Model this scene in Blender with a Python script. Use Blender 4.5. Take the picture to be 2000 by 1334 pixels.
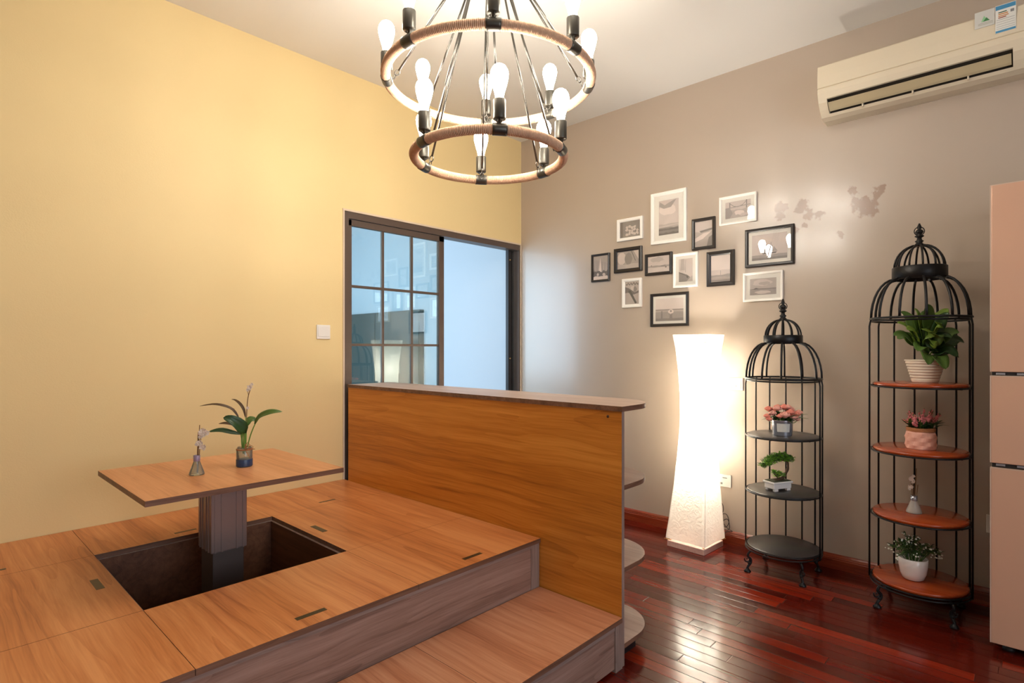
import bpy, bmesh, math, random
from mathutils import Vector, Matrix, noise
random.seed(7)
PI = math.pi
S = bpy.context.scene
for o in list(bpy.data.objects): bpy.data.objects.remove(o)
COL = S.collection

# ------------------------------------------------------------------ camera
cam_d = bpy.data.cameras.new('camera'); cam = bpy.data.objects.new('camera', cam_d); COL.objects.link(cam)
cam.location = (0, 0, 1.2); cam.rotation_euler = (PI/2, 0, math.radians(-46.87))
cam_d.sensor_width = 36; cam_d.lens = 19.8; cam_d.shift_y = 0.007; cam_d.clip_start = 0.05
S.camera = cam
VIEW_RZ = math.radians(-46.87)
# ------------------------------------------------------------------ world, exposure
w = bpy.data.worlds.new('world'); S.world = w; w.use_nodes = True
w.node_tree.nodes['Background'].inputs[0].default_value = (0.62, 0.78, 1, 1)
w.node_tree.nodes['Background'].inputs[1].default_value = 0.6
S.view_settings.view_transform = 'Standard'; S.view_settings.look = 'None'
S.view_settings.exposure = 0.0; S.view_settings.gamma = 1; S.view_settings.use_curve_mapping = False

W = 3.456      # greige wall plane x
YW = 3.133     # yellow wall plane y
CH = 2.91      # ceiling height
X0, Y0 = -2.4, -2.6
BULB = 82.0; LAMP_W = 42.0; DAY = 120.0; WIN = 62.0

def area(name, loc, rot, sx, sy, power, color):
    l = bpy.data.lights.new(name, 'AREA'); l.shape = 'RECTANGLE'; l.size = sx; l.size_y = sy
    l.energy = power; l.color = color
    o = bpy.data.objects.new(name, l); COL.objects.link(o); o.location = loc; o.rotation_euler = rot
    return o
# daylight falling through the balcony window and through the window behind the camera
area('balcony_daylight', (0.45, 4.85, 1.6), (0, -PI/2, 0), 1.7, 2.6, DAY, (0.56, 0.79, 1.0))
area('window_daylight', (0.6, Y0-0.15, 1.5), (PI/2, 0, 0), 2.6, 1.5, WIN, (0.82, 0.9, 1.0))

# ------------------------------------------------------------------ materials
def lin(c):
    return tuple(((x/255)/12.92 if x/255 <= .04045 else (((x/255)+.055)/1.055)**2.4) for x in c)+(1,)
def mat(name, rgb, rough=.5, metal=0, spec=.5, coat=0, trans=0, emit=None, es=0, bump=None, vary=None):
    m = bpy.data.materials.new(name); m.use_nodes = True
    n = m.node_tree; p = n.nodes['Principled BSDF']
    p.inputs['Base Color'].default_value = lin(rgb); p.inputs['Roughness'].default_value = rough
    p.inputs['Metallic'].default_value = metal; p.inputs['Specular IOR Level'].default_value = spec
    p.inputs['Coat Weight'].default_value = coat; p.inputs['Transmission Weight'].default_value = trans
    if emit: p.inputs['Emission Color'].default_value = emit; p.inputs['Emission Strength'].default_value = es
    if bump or vary:
        tc = n.nodes.new('ShaderNodeTexCoord')
    if vary:       # vary=(scale, amount)
        nz = n.nodes.new('ShaderNodeTexNoise'); nz.inputs['Scale'].default_value = vary[0]; nz.inputs['Detail'].default_value = 4
        n.links.new(tc.outputs['Object'], nz.inputs['Vector'])
        mx = n.nodes.new('ShaderNodeMix'); mx.data_type = 'RGBA'
        a = lin(rgb); k = vary[1]
        mx.inputs[6].default_value = tuple(x*(1-k) for x in a[:3])+(1,); mx.inputs[7].default_value = tuple(min(1, x*(1+k)) for x in a[:3])+(1,)
        n.links.new(nz.outputs['Fac'], mx.inputs[0]); n.links.new(mx.outputs[2], p.inputs['Base Color'])
    if bump:       # bump=(scale, strength)
        nb = n.nodes.new('ShaderNodeTexNoise'); nb.inputs['Scale'].default_value = bump[0]; nb.inputs['Detail'].default_value = 3
        n.links.new(tc.outputs['Object'], nb.inputs['Vector'])
        b = n.nodes.new('ShaderNodeBump'); b.inputs['Strength'].default_value = bump[1]; b.inputs['Distance'].default_value = .01
        n.links.new(nb.outputs['Fac'], b.inputs['Height']); n.links.new(b.outputs['Normal'], p.inputs['Normal'])
    return m

def wood(name, dark, mid, light, axis, rough=.38, band=7.0, seed=0.0, spec=.4, coat=0, line=1.0):
    """printed laminate: tonal bands, long contour lines and fine pores running along `axis` (0,1,2)"""
    m = bpy.data.materials.new(name); m.use_nodes = True
    n = m.node_tree; L = n.links; p = n.nodes['Principled BSDF']
    p.inputs['Roughness'].default_value = rough; p.inputs['Specular IOR Level'].default_value = spec; p.inputs['Coat Weight'].default_value = coat
    tc = n.nodes.new('ShaderNodeTexCoord')
    wn = n.nodes.new('ShaderNodeTexNoise'); wn.inputs['Scale'].default_value = 2.6; wn.inputs['Detail'].default_value = 1; L.new(tc.outputs['Object'], wn.inputs['Vector'])
    wm = n.nodes.new('ShaderNodeVectorMath'); wm.operation = 'MULTIPLY_ADD'; L.new(wn.outputs['Color'], wm.inputs[0]); wm.inputs[1].default_value = (.032, .032, .032); L.new(tc.outputs['Object'], wm.inputs[2])
    def nz(al, sc, off, det=2):
        q = n.nodes.new('ShaderNodeMapping'); v = [1.0]*3; v[axis] = al
        q.inputs['Scale'].default_value = v; q.inputs['Location'].default_value = (off, off*1.7, off*.6); L.new(wm.outputs[0], q.inputs['Vector'])
        z = n.nodes.new('ShaderNodeTexNoise'); z.inputs['Scale'].default_value = sc; z.inputs['Detail'].default_value = det; L.new(q.outputs[0], z.inputs['Vector']); return z.outputs['Fac']
    def mth(op, x, y=None):
        q = n.nodes.new('ShaderNodeMath'); q.operation = op
        for i, v in enumerate((x, y)):
            if v is None: continue
            if isinstance(v, (int, float)): q.inputs[i].default_value = v
            else: L.new(v, q.inputs[i])
        return q.outputs[0]
    a = nz(.06, band*1.5, seed+1, 1)                 # tonal bands
    b = nz(.03, band*7, seed+4, 4)                   # streaks
    c = nz(.025, band*34, seed+9, 2)                 # pores
    k = nz(.055, band*.8, seed+15, 1)                # contours
    saw = mth('POWER', mth('FRACT', mth('MULTIPLY', k, 11.0)), 5.0)
    t = mth('ADD', mth('ADD', mth('MULTIPLY', a, .42), mth('MULTIPLY', b, .42)), mth('SUBTRACT', mth('MULTIPLY', c, .26), mth('MULTIPLY', saw, .10*line)))
    r = n.nodes.new('ShaderNodeValToRGB'); e = r.color_ramp.elements
    e[0].position = .34; e[0].color = lin(dark); e[1].position = .68; e[1].color = lin(light)
    x = e.new(.5); x.color = lin(mid)
    L.new(t, r.inputs[0]); L.new(r.outputs[0], p.inputs['Base Color'])
    bp = n.nodes.new('ShaderNodeBump'); bp.inputs['Strength'].default_value = .05; bp.inputs['Distance'].default_value = .002
    L.new(c, bp.inputs['Height']); L.new(bp.outputs[0], p.inputs['Normal'])
    return m

M = {}
M['yellow'] = mat('yellow wall paint', (231, 205, 150), .55, spec=.35, bump=(160, .05), vary=(1.3, .04))
M['ceiling'] = mat('ceiling paint', (234, 230, 222), .8, spec=.2)
M['cream_wall'] = mat('cream wall paint', (214, 204, 186), .7)
M['outer_wall'] = mat('balcony wall paint', (196, 200, 205), .7, spec=.2)
M['trim'] = mat('pale plaster bead', (214, 192, 168), .6)
M['doorframe'] = mat('brown aluminium', (92, 76, 66), .42, metal=.25)
M['track'] = mat('dark sliding track', (40, 36, 36), .4, metal=.4)
TOP = ((166, 96, 50), (200, 126, 72), (220, 150, 94))
M['top_y'] = wood('warm walnut laminate', *TOP, axis=1, rough=.36, band=6, seed=0)
M['table_wood'] = wood('table laminate', (172, 108, 64), (202, 136, 88), (218, 156, 110), axis=1, rough=.34, band=7, seed=30, line=.5)
M['step_wood'] = wood('step laminate', (164, 102, 70), (194, 130, 94), (214, 156, 120), axis=1, rough=.4, band=6, seed=70)
M['riser_wood'] = wood('cool lit walnut laminate', (112, 84, 72), (142, 110, 96), (164, 132, 118), axis=0, rough=.45, band=9, seed=12)  # lid laminate again, with the cool light on upright faces put into its colour
M['rail_wood'] = wood('horizontal pale edge laminate', (118, 98, 90), (144, 122, 112), (160, 138, 128), axis=0, rough=.45, band=20, seed=8)
M['edge_wood'] = wood('dark edge band', (88, 60, 46), (112, 78, 60), (132, 96, 76), axis=0, rough=.45, band=12, seed=5)
M['batten_wood'] = wood('upright edge laminate', (112, 92, 84), (140, 118, 108), (158, 136, 126), axis=2, rough=.45, band=20, seed=6)
M['panel_wood'] = wood('warm lit walnut laminate', (156, 90, 26), (194, 120, 40), (216, 144, 60), axis=1, rough=.34, band=5, seed=44, line=.8)  # same laminate; warm bounce off the yellow wall is painted into the orange
M['shelf_wood'] = wood('daylit walnut laminate', (168, 140, 124), (190, 164, 148), (206, 184, 168), axis=1, rough=.4, band=8, seed=20)  # same laminate, greyed so the colour itself carries the daylight on the shelves
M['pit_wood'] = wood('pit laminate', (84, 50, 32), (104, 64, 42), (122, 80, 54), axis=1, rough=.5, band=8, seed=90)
M['cherry'] = wood('cherry stained shelf', (138, 50, 16), (160, 62, 22), (176, 76, 30), axis=1, rough=.25, band=6, seed=3, coat=.3)
M['base_wood'] = wood('reddish base board', (104, 36, 18), (122, 46, 24), (142, 62, 34), axis=1, rough=.28, band=14, seed=61, coat=.4)
M['lamp_base'] = wood('pale pink wood', (196, 148, 132), (214, 168, 150), (226, 186, 168), axis=0, rough=.4, band=10, seed=51)
M['black_metal'] = mat('black powder coated iron', (26, 24, 24), .38, metal=.5, bump=(300, .05))
M['black_shelf'] = mat('black shelf board', (50, 47, 46), .32, vary=(6, .12))
M['iron_gray'] = mat('blackened chandelier metal', (84, 80, 72), .36, metal=.75)
M['chrome'] = mat('dark polished rod', (96, 92, 86), .25, metal=.9)
M['rope'] = mat('hemp rope', (222, 182, 150), .9, spec=.1, bump=(420, .5), vary=(60, .25))
M['white_frame'] = mat('white frame lacquer', (250, 244, 234), .4)
M['black_frame'] = mat('black frame lacquer', (36, 30, 28), .3)
M['matboard'] = mat('white mount board', (246, 240, 230), .8)
M['switch'] = mat('white switch plastic', (236, 230, 222), .35)
M['switch_dark'] = mat('socket slot', (60, 60, 60), .5)
M['ac'] = mat('cream plastic', (222, 208, 182), .42)
M['ac_dark'] = mat('dark air outlet', (38, 30, 18), .7)
M['ac_louver'] = mat('beige louver', (190, 174, 140), .45)
M['fridge'] = mat('rose gold steel', (220, 176, 148), .36, metal=.3, bump=(500, .02))
M['fridge_body'] = mat('grey fridge cabinet', (150, 140, 132), .4, metal=.3)
M['fridge_gap'] = mat('dark door gap', (34, 30, 28), .5)
M['fridge_trim'] = mat('pale door edge', (216, 190, 170), .35, metal=.3)
M['cord'] = mat('dark cord', (44, 36, 34), .6)
M['slot'] = mat('recessed grip', (74, 66, 48), .35, metal=.5)
M['column'] = mat('brushed grey column', (150, 132, 128), .33, metal=.55, bump=(90, .03))
M['column_inner'] = mat('dark inner column', (96, 84, 80), .4, metal=.5)
M['dark_cupboard'] = mat('dark grey green board', (70, 80, 76), .5)
M['white_pot'] = mat('white glazed pot', (236, 228, 222), .25, coat=.3)
M['cream_pot'] = mat('cream ridged pot', (228, 214, 196), .35)
M['pink_pot'] = mat('blush ceramic', (234, 176, 156), .45)
M['twine'] = mat('twine', (176, 116, 74), .9)
M['silver'] = mat('mercury glass bucket', (176, 176, 184), .22, metal=.7)
M['label'] = mat('pale label', (206, 204, 196), .6)
M['rose'] = mat('salmon petals', (236, 140, 120), .6, vary=(30, .22))
M['rose2'] = mat('blush petals', (240, 168, 150), .6, vary=(30, .2))
M['lavender'] = mat('dusty pink buds', (222, 128, 132), .6, vary=(90, .3))
M['white_bud'] = mat('white buds', (240, 240, 226), .6)
M['leaf_dark'] = mat('dark green leaf', (40, 70, 28), .4, vary=(22, .35))
M['leaf_mid'] = mat('green leaf', (80, 108, 44), .42, vary=(22, .3))
M['leaf_bright'] = mat('bright green leaf', (122, 150, 56), .45, vary=(22, .3))
M['leaf_lime'] = mat('lime leaf', (128, 184, 52), .45, vary=(22, .3))
M['leaf_brown'] = mat('dark reddish leaf', (78, 52, 24), .45)
M['stem'] = mat('green stalk', (112, 148, 56), .45)
M['twig'] = mat('brown twig', (120, 84, 50), .7)
M['trunk'] = mat('bonsai bark', (84, 60, 40), .8, bump=(120, .5))
M['soil'] = mat('moss and soil', (60, 58, 34), .95, bump=(90, .8))
M['blue_band'] = mat('blue glass pebbles', (36, 58, 92), .35, vary=(160, .5))
M['lilac'] = mat('lilac collar', (150, 132, 156), .35, metal=.2)
M['petal_white'] = mat('dried white petals', (238, 222, 206), .7)
M['brass'] = mat('brass tip', (190, 150, 90), .35, metal=.8)
M['screw'] = mat('screw cap', (70, 40, 20), .5)

def glassy(name, tint, ior=1.5, boost=1.0, haze=0.0):
    m = bpy.data.materials.new(name); m.use_nodes = True; n = m.node_tree; n.nodes.clear()
    out = n.nodes.new('ShaderNodeOutputMaterial'); t = n.nodes.new('ShaderNodeBsdfTransparent'); t.inputs[0].default_value = lin(tint)
    g = n.nodes.new('ShaderNodeBsdfGlossy'); g.inputs['Roughness'].default_value = .01; g.inputs[0].default_value = (1, 1, 1, 1)
    f = n.nodes.new('ShaderNodeFresnel'); f.inputs[0].default_value = ior
    k = n.nodes.new('ShaderNodeMath'); k.operation = 'MULTIPLY'; k.inputs[1].default_value = boost; k.use_clamp = True
    n.links.new(f.outputs[0], k.inputs[0]); mx = n.nodes.new('ShaderNodeMixShader')
    n.links.new(k.outputs[0], mx.inputs[0]); n.links.new(t.outputs[0], mx.inputs[1]); n.links.new(g.outputs[0], mx.inputs[2])
    last = mx
    if haze:
        d = n.nodes.new('ShaderNodeBsdfDiffuse'); d.inputs[0].default_value = lin((235, 228, 220))
        m2 = n.nodes.new('ShaderNodeMixShader'); m2.inputs[0].default_value = haze
        n.links.new(mx.outputs[0], m2.inputs[1]); n.links.new(d.outputs[0], m2.inputs[2]); last = m2
    n.links.new(last.outputs[0], out.inputs[0]); return m
M['glass'] = glassy('door pane', (240, 250, 250), 1.5, 1.35)
M['clear'] = glassy('clear glass', (236, 240, 232), 1.35, 1.3, .10)
M['frosted'] = glassy('frosted bottle', (226, 220, 210), 1.4, 1.4, .45)
M['picture_glass'] = glassy('picture glass', (252, 252, 252), 1.5, .5)
def shade_mat():
    m = bpy.data.materials.new('rice paper'); m.use_nodes = True; n = m.node_tree; n.nodes.clear()
    out = n.nodes.new('ShaderNodeOutputMaterial'); d = n.nodes.new('ShaderNodeBsdfDiffuse'); t = n.nodes.new('ShaderNodeBsdfTranslucent')
    c = lin((250, 246, 236)); d.inputs[0].default_value = c; t.inputs[0].default_value = c
    x = n.nodes.new('ShaderNodeMixShader'); x.inputs[0].default_value = .55
    n.links.new(d.outputs[0], x.inputs[1]); n.links.new(t.outputs[0], x.inputs[2]); n.links.new(x.outputs[0], out.inputs[0])
    tc = n.nodes.new('ShaderNodeTexCoord'); v = n.nodes.new('ShaderNodeTexNoise'); v.inputs['Scale'].default_value = 28; v.inputs['Detail'].default_value = 5
    v.inputs['Distortion'].default_value = 1.5
    b = n.nodes.new('ShaderNodeBump'); b.inputs['Strength'].default_value = .6; b.inputs['Distance'].default_value = .01
    n.links.new(tc.outputs['Object'], v.inputs[0]); n.links.new(v.outputs[0], b.inputs['Height'])
    n.links.new(b.outputs[0], d.inputs['Normal']); n.links.new(b.outputs[0], t.inputs['Normal'])
    return m
M['paper'] = shade_mat()
def emitter(name, col, s):
    m = bpy.data.materials.new(name); m.use_nodes = True; n = m.node_tree; n.nodes.clear()
    o = n.nodes.new('ShaderNodeOutputMaterial'); e = n.nodes.new('ShaderNodeEmission'); e.inputs[0].default_value = col+(1,); e.inputs[1].default_value = s
    n.links.new(e.outputs[0], o.inputs[0]); return m
M['bulb'] = emitter('lit bulb', (1, .94, .83), BULB)

def greige_mat():
    """satin greige paint with a few scuffed damp stains at fixed places of the wall"""
    m = mat('greige wall paint', (180, 163, 146), .42, spec=.5, coat=1.0, bump=(120, .02)); n = m.node_tree; L = n.links
    p = n.nodes['Principled BSDF']; tc = n.nodes.new('ShaderNodeTexCoord'); p.inputs['Coat Roughness'].default_value = .21
    nz = n.nodes.new('ShaderNodeTexNoise'); nz.inputs['Scale'].default_value = 38; nz.inputs['Detail'].default_value = 4; L.new(tc.outputs['Object'], nz.inputs[0])
    tot = None
    for (y, z, r) in ((1.094, 2.02, .035), (1.10, 1.975, .03), (.985, 2.0, .045), (.952, 1.95, .035), (.90, 1.948, .03), (.732, 2.049, .025), (.69, 1.965, .055), (.655, 1.95, .04), (.622, 2.012, .035), (.66, 1.93, .045), (.72, 1.99, .03), (.6, 2.04, .02), (.79, 1.82, .02), (1.02, 1.88, .02), (.97, 1.90, .02)):
        d = n.nodes.new('ShaderNodeVectorMath'); d.operation = 'DISTANCE'; L.new(tc.outputs['Object'], d.inputs[0]); d.inputs[1].default_value = (W, y, z)
        q = n.nodes.new('ShaderNodeMath'); q.operation = 'DIVIDE'; L.new(d.outputs['Value'], q.inputs[0]); q.inputs[1].default_value = r
        if tot is None: tot = q.outputs[0]
        else:
            mn = n.nodes.new('ShaderNodeMath'); mn.operation = 'MINIMUM'; L.new(tot, mn.inputs[0]); L.new(q.outputs[0], mn.inputs[1]); tot = mn.outputs[0]
    s = n.nodes.new('ShaderNodeMath'); s.operation = 'MULTIPLY_ADD'; L.new(nz.outputs['Fac'], s.inputs[0]); s.inputs[1].default_value = 2.6; L.new(tot, s.inputs[2])
    r = n.nodes.new('ShaderNodeMapRange'); L.new(s.outputs[0], r.inputs[0]); r.inputs[1].default_value = 1.9; r.inputs[2].default_value = 2.25; r.inputs[3].default_value = 1; r.inputs[4].default_value = 0
    mx = n.nodes.new('ShaderNodeMix'); mx.data_type = 'RGBA'; mx.inputs[6].default_value = lin((180, 163, 146)); mx.inputs[7].default_value = lin((146, 118, 98))
    L.new(r.outputs[0], mx.inputs[0]); L.new(mx.outputs[2], p.inputs['Base Color'])
    return m
M['greige'] = greige_mat()

def floor_mat():
    """glossy red-brown planks running along Y, each with its own tone and a hair of tilt"""
    m = bpy.data.materials.new('red brown plank floor'); m.use_nodes = True; n = m.node_tree; L = n.links; p = n.nodes['Principled BSDF']
    tc = n.nodes.new('ShaderNodeTexCoord'); sp = n.nodes.new('ShaderNodeSeparateXYZ'); L.new(tc.outputs['Object'], sp.inputs[0])
    def mth(op, a, b=None, c=None):
        q = n.nodes.new('ShaderNodeMath'); q.operation = op
        for i, v in enumerate((a, b, c)):
            if v is None: continue
            if isinstance(v, (int, float)): q.inputs[i].default_value = v
            else: L.new(v, q.inputs[i])
        return q.outputs[0]
    PWD, PL = .061, .78
    rx = mth('DIVIDE', sp.outputs['X'], PWD); ix = mth('FLOOR', rx); fx = mth('FRACT', rx)
    wn = n.nodes.new('ShaderNodeTexWhiteNoise'); wn.noise_dimensions = '1D'; L.new(ix, wn.inputs['W'])
    ry = mth('ADD', mth('DIVIDE', sp.outputs['Y'], PL), mth('MULTIPLY', wn.outputs['Value'], 5.3)); iy = mth('FLOOR', ry); fy = mth('FRACT', ry)
    cv = n.nodes.new('ShaderNodeCombineXYZ'); L.new(ix, cv.inputs[0]); L.new(iy, cv.inputs[1])
    w2 = n.nodes.new('ShaderNodeTexWhiteNoise'); w2.noise_dimensions = '2D'; L.new(cv.outputs[0], w2.inputs['Vector'])
    mp = n.nodes.new('ShaderNodeMapping'); mp.inputs['Scale'].default_value = (60, 3.5, 1); L.new(tc.outputs['Object'], mp.inputs[0])
    ng = n.nodes.new('ShaderNodeTexNoise'); ng.inputs['Scale'].default_value = 1; ng.inputs['Detail'].default_value = 4; ng.inputs['Distortion'].default_value = .6; L.new(mp.outputs[0], ng.inputs[0])
    t = mth('ADD', mth('MULTIPLY', mth('POWER', w2.outputs['Value'], 1.5), .62), mth('MULTIPLY', ng.outputs['Fac'], .36))
    r = n.nodes.new('ShaderNodeValToRGB'); e = r.color_ramp.elements
    e[0].position = .1; e[0].color = lin((66, 16, 9)); e[1].position = .95; e[1].color = lin((176, 62, 22))
    x = e.new(.5); x.color = lin((100, 24, 12)); x = e.new(.78); x.color = lin((134, 36, 15))
    L.new(t, r.inputs[0])
    dx = mth('MULTIPLY', mth('MINIMUM', fx, mth('SUBTRACT', 1, fx)), PWD); dy = mth('MULTIPLY', mth('MINIMUM', fy, mth('SUBTRACT', 1, fy)), PL)
    d = mth('MINIMUM', dx, dy)
    g = n.nodes.new('ShaderNodeMapRange'); L.new(d, g.inputs[0]); g.inputs[1].default_value = .0004; g.inputs[2].default_value = .0022
    mx = n.nodes.new('ShaderNodeMix'); mx.data_type = 'RGBA'; L.new(g.outputs[0], mx.inputs[0]); mx.inputs[6].default_value = lin((60, 24, 16)); L.new(r.outputs[0], mx.inputs[7])
    L.new(mx.outputs[2], p.inputs['Base Color'])
    p.inputs['Roughness'].default_value = .17; p.inputs['Specular IOR Level'].default_value = .5; p.inputs['Coat Weight'].default_value = .12; p.inputs['Coat Roughness'].default_value = .1
    # slight tilt of each plank + eased edge
    w3 = n.nodes.new('ShaderNodeTexWhiteNoise'); w3.noise_dimensions = '2D'; q = n.nodes.new('ShaderNodeVectorMath'); q.operation = 'ADD'; L.new(cv.outputs[0], q.inputs[0]); q.inputs[1].default_value = (7.3, 2.1, 0); L.new(q.outputs[0], w3.inputs['Vector'])
    tilt = mth('MULTIPLY', mth('SUBTRACT', w3.outputs['Value'], .5), mth('MULTIPLY', fx, PWD*.009))
    cup = mth('MULTIPLY', mth('MULTIPLY', mth('SUBTRACT', fx, .5), mth('SUBTRACT', fx, .5)), -.0011)
    ht = mth('ADD', mth('ADD', tilt, cup), mth('MULTIPLY', g.outputs[0], .0006))
    bp = n.nodes.new('ShaderNodeBump'); bp.inputs['Strength'].default_value = 1; bp.inputs['Distance'].default_value = 1; L.new(ht, bp.inputs['Height'])
    L.new(bp.outputs[0], p.inputs['Normal']); L.new(bp.outputs[0], p.inputs['Coat Normal'])
    return m
M['floor'] = floor_mat()

# ------------------------------------------------------------------ geometry helpers
def B(): return bmesh.new()
def box(bm, x0, x1, y0, y1, z0, z1, mi=0, bev=0):
    r = bmesh.ops.create_cube(bm, size=1)
    for v in r['verts']:
        v.co = Vector(((x0+x1)/2+v.co.x*(x1-x0), (y0+y1)/2+v.co.y*(y1-y0), (z0+z1)/2+v.co.z*(z1-z0)))
    fs = set(f for v in r['verts'] for f in v.link_faces)
    for f in fs: f.material_index = mi
    if bev:
        es = list(set(e for v in r['verts'] for e in v.link_edges))
        rb = bmesh.ops.bevel(bm, geom=es, offset=bev, segments=2, affect='EDGES', profile=.5)
        for f in rb['faces']: f.material_index = mi
    return bm
def tube(bm, pts, rad, n=8, mi=0, caps=True, closed=False):
    pts = [Vector(p) for p in pts]; m = len(pts)
    rs = rad if isinstance(rad, (list, tuple)) else [rad]*m
    prev = None; rings = []
    for i, p in enumerate(pts):
        if closed: t = pts[(i+1) % m]-pts[i-1]
        else: t = pts[min(i+1, m-1)]-pts[max(i-1, 0)]
        t.normalize()
        if prev is None:
            a = Vector((0, 0, 1)) if abs(t.z) < .9 else Vector((1, 0, 0)); u = t.cross(a).normalized()
        else:
            u = prev-t*prev.dot(t); u = u.normalized() if u.length > 1e-6 else t.orthogonal().normalized()
        prev = u; v = t.cross(u)
        rings.append([bm.verts.new(p+(u*math.cos(2*PI*k/n)+v*math.sin(2*PI*k/n))*rs[i]) for k in range(n)])
    for i in range(m if closed else m-1):
        a, b = rings[i], rings[(i+1) % m]
        for k in range(n):
            f = bm.faces.new((a[k], a[(k+1) % n], b[(k+1) % n], b[k])); f.material_index = mi; f.smooth = True
    if caps and not closed:
        for r, fl in ((rings[0], 1), (rings[-1], 0)):
            f = bm.faces.new(r[::-1] if fl else r); f.material_index = mi
    return bm
def lathe(bm, prof, c=(0, 0, 0), n=32, mi=0, smooth=True, fn=None):
    """prof: list of (r, z)"""
    rings = []
    for (r, z) in prof:
        if r < 1e-5: rings.append([bm.verts.new((c[0], c[1], c[2]+z))])
        else:
            ring = []
            for k in range(n):
                a = 2*PI*k/n; rr = r*(fn(a, z) if fn else 1)
                ring.append(bm.verts.new((c[0]+rr*math.cos(a), c[1]+rr*math.sin(a), c[2]+z)))
            rings.append(ring)
    for i in range(len(rings)-1):
        a, b = rings[i], rings[i+1]
        for k in range(n):
            if len(a) == 1 and len(b) == 1: continue
            if len(a) == 1: f = bm.faces.new((a[0], b[(k+1) % n], b[k]))
            elif len(b) == 1: f = bm.faces.new((a[k], a[(k+1) % n], b[0]))
            else: f = bm.faces.new((a[k], a[(k+1) % n], b[(k+1) % n], b[k]))
            f.material_index = mi; f.smooth = smooth
    return bm
def ringtube(bm, R, r, c, n=64, m=8, mi=0):
    return tube(bm, [(c[0]+R*math.cos(2*PI*k/n), c[1]+R*math.sin(2*PI*k/n), c[2]) for k in range(n)], r, m, mi, closed=True)
def prism(bm, poly, z0, z1, mi=0, bev=0):
    a = [bm.verts.new((x, y, z0)) for x, y in poly]; b = [bm.verts.new((x, y, z1)) for x, y in poly]; n = len(poly); fs = []
    fs.append(bm.faces.new(a[::-1])); fs.append(bm.faces.new(b))
    for k in range(n): fs.append(bm.faces.new((a[k], a[(k+1) % n], b[(k+1) % n], b[k])))
    for f in fs: f.material_index = mi
    if bev:
        es = [e for e in set(e for v in a+b for e in v.link_edges) if abs(e.verts[0].co.z-e.verts[1].co.z) < 1e-6]
        bmesh.ops.bevel(bm, geom=es, offset=bev, segments=2, affect='EDGES')
    return bm
def ball(bm, c, r, mi=0, seg=10, sc=(1, 1, 1)):
    q = bmesh.ops.create_uvsphere(bm, u_segments=seg, v_segments=max(5, seg*2//3), radius=r)
    for v in q['verts']: v.co = Vector((c[0]+v.co.x*sc[0], c[1]+v.co.y*sc[1], c[2]+v.co.z*sc[2]))
    for f in set(f for v in q['verts'] for f in v.link_faces): f.material_index = mi; f.smooth = True
    return bm
def bez(P, n=10):
    P = [Vector(p) for p in P]; out = []
    for i in range(n+1):
        t = i/n*(len(P)-1); k = min(int(t), len(P)-2); f = t-k
        p0, p1, p2, p3 = P[max(k-1, 0)], P[k], P[k+1], P[min(k+2, len(P)-1)]
        out.append(.5*((2*p1)+(-p0+p2)*f+(2*p0-5*p1+4*p2-p3)*f*f+(-p0+3*p1-3*p2+p3)*f**3))
    return out
def leaf(bm, P, width, mi=0, n=10, up=(0, 0, 1), heart=False, fold=.25):
    """a folded, curved leaf blade along the path P"""
    pts = bez(P, n); up = Vector(up); rows = []
    for i, p in enumerate(pts):
        t = i/n
        if heart: wd = width*min(1, (t/.2)**.5 if t > 0 else 0)*(1-t)**.7*(1+.55*t)*1.12 if t < 1 else 0
        else: wd = width*math.sin(PI*min(1, t*.97+.03))**.75*(1-.25*t)
        d = (pts[min(i+1, n)]-pts[max(i-1, 0)]).normalized(); s = d.cross(up)
        s = s.normalized() if s.length > 1e-3 else Vector((1, 0, 0)); nn = s.cross(d).normalized()
        wd = max(wd, .0004)
        back = -d*width*.35*(1-t)**6 if heart else Vector((0, 0, 0))
        rows.append([bm.verts.new(p+s*wd*.5+nn*wd*fold*.5+back), bm.verts.new(p+s*wd*.27+nn*wd*fold*.2+back*.5), bm.verts.new(p),
                     bm.verts.new(p-s*wd*.27+nn*wd*fold*.2+back*.5), bm.verts.new(p-s*wd*.5+nn*wd*fold*.5+back)])
    for i in range(n):
        for k in range(4):
            f = bm.faces.new((rows[i][k], rows[i][k+1], rows[i+1][k+1], rows[i+1][k])); f.material_index = mi; f.smooth = True
    return bm
def obj(name, bm, mats, parent=None, loc=None, rz=0, solid=0, smooth=False):
    bmesh.ops.recalc_face_normals(bm, faces=bm.faces[:]) if not solid else None
    me = bpy.data.meshes.new(name); bm.to_mesh(me); bm.free()
    if smooth:
        for p in me.polygons: p.use_smooth = True
    for k in (mats if isinstance(mats, (list, tuple)) else [mats]): me.materials.append(M[k] if isinstance(k, str) else k)
    o = bpy.data.objects.new(name, me); COL.objects.link(o)
    if parent: o.parent = parent
    if loc: o.location = loc
    o.rotation_euler.z = rz
    if solid:
        s = o.modifiers.new('thickness', 'SOLIDIFY'); s.thickness = solid; s.offset = 0
    return o
def thing(name, label, cat, loc=(0, 0, 0), rz=0, group=None):
    o = bpy.data.objects.new(name, None); COL.objects.link(o); o.location = loc; o.rotation_euler.z = rz; o.empty_display_size = .05
    o['label'] = label; o['category'] = cat
    if group: o['group'] = group
    return o
def tag(o, label, cat, group=None):
    o['label'] = label; o['category'] = cat
    if group: o['group'] = group
    return o
def struct(name, bm, mats, parent=None):
    o = obj(name, bm, mats, parent)
    if not parent: o['kind'] = 'structure'
    return o

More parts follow.
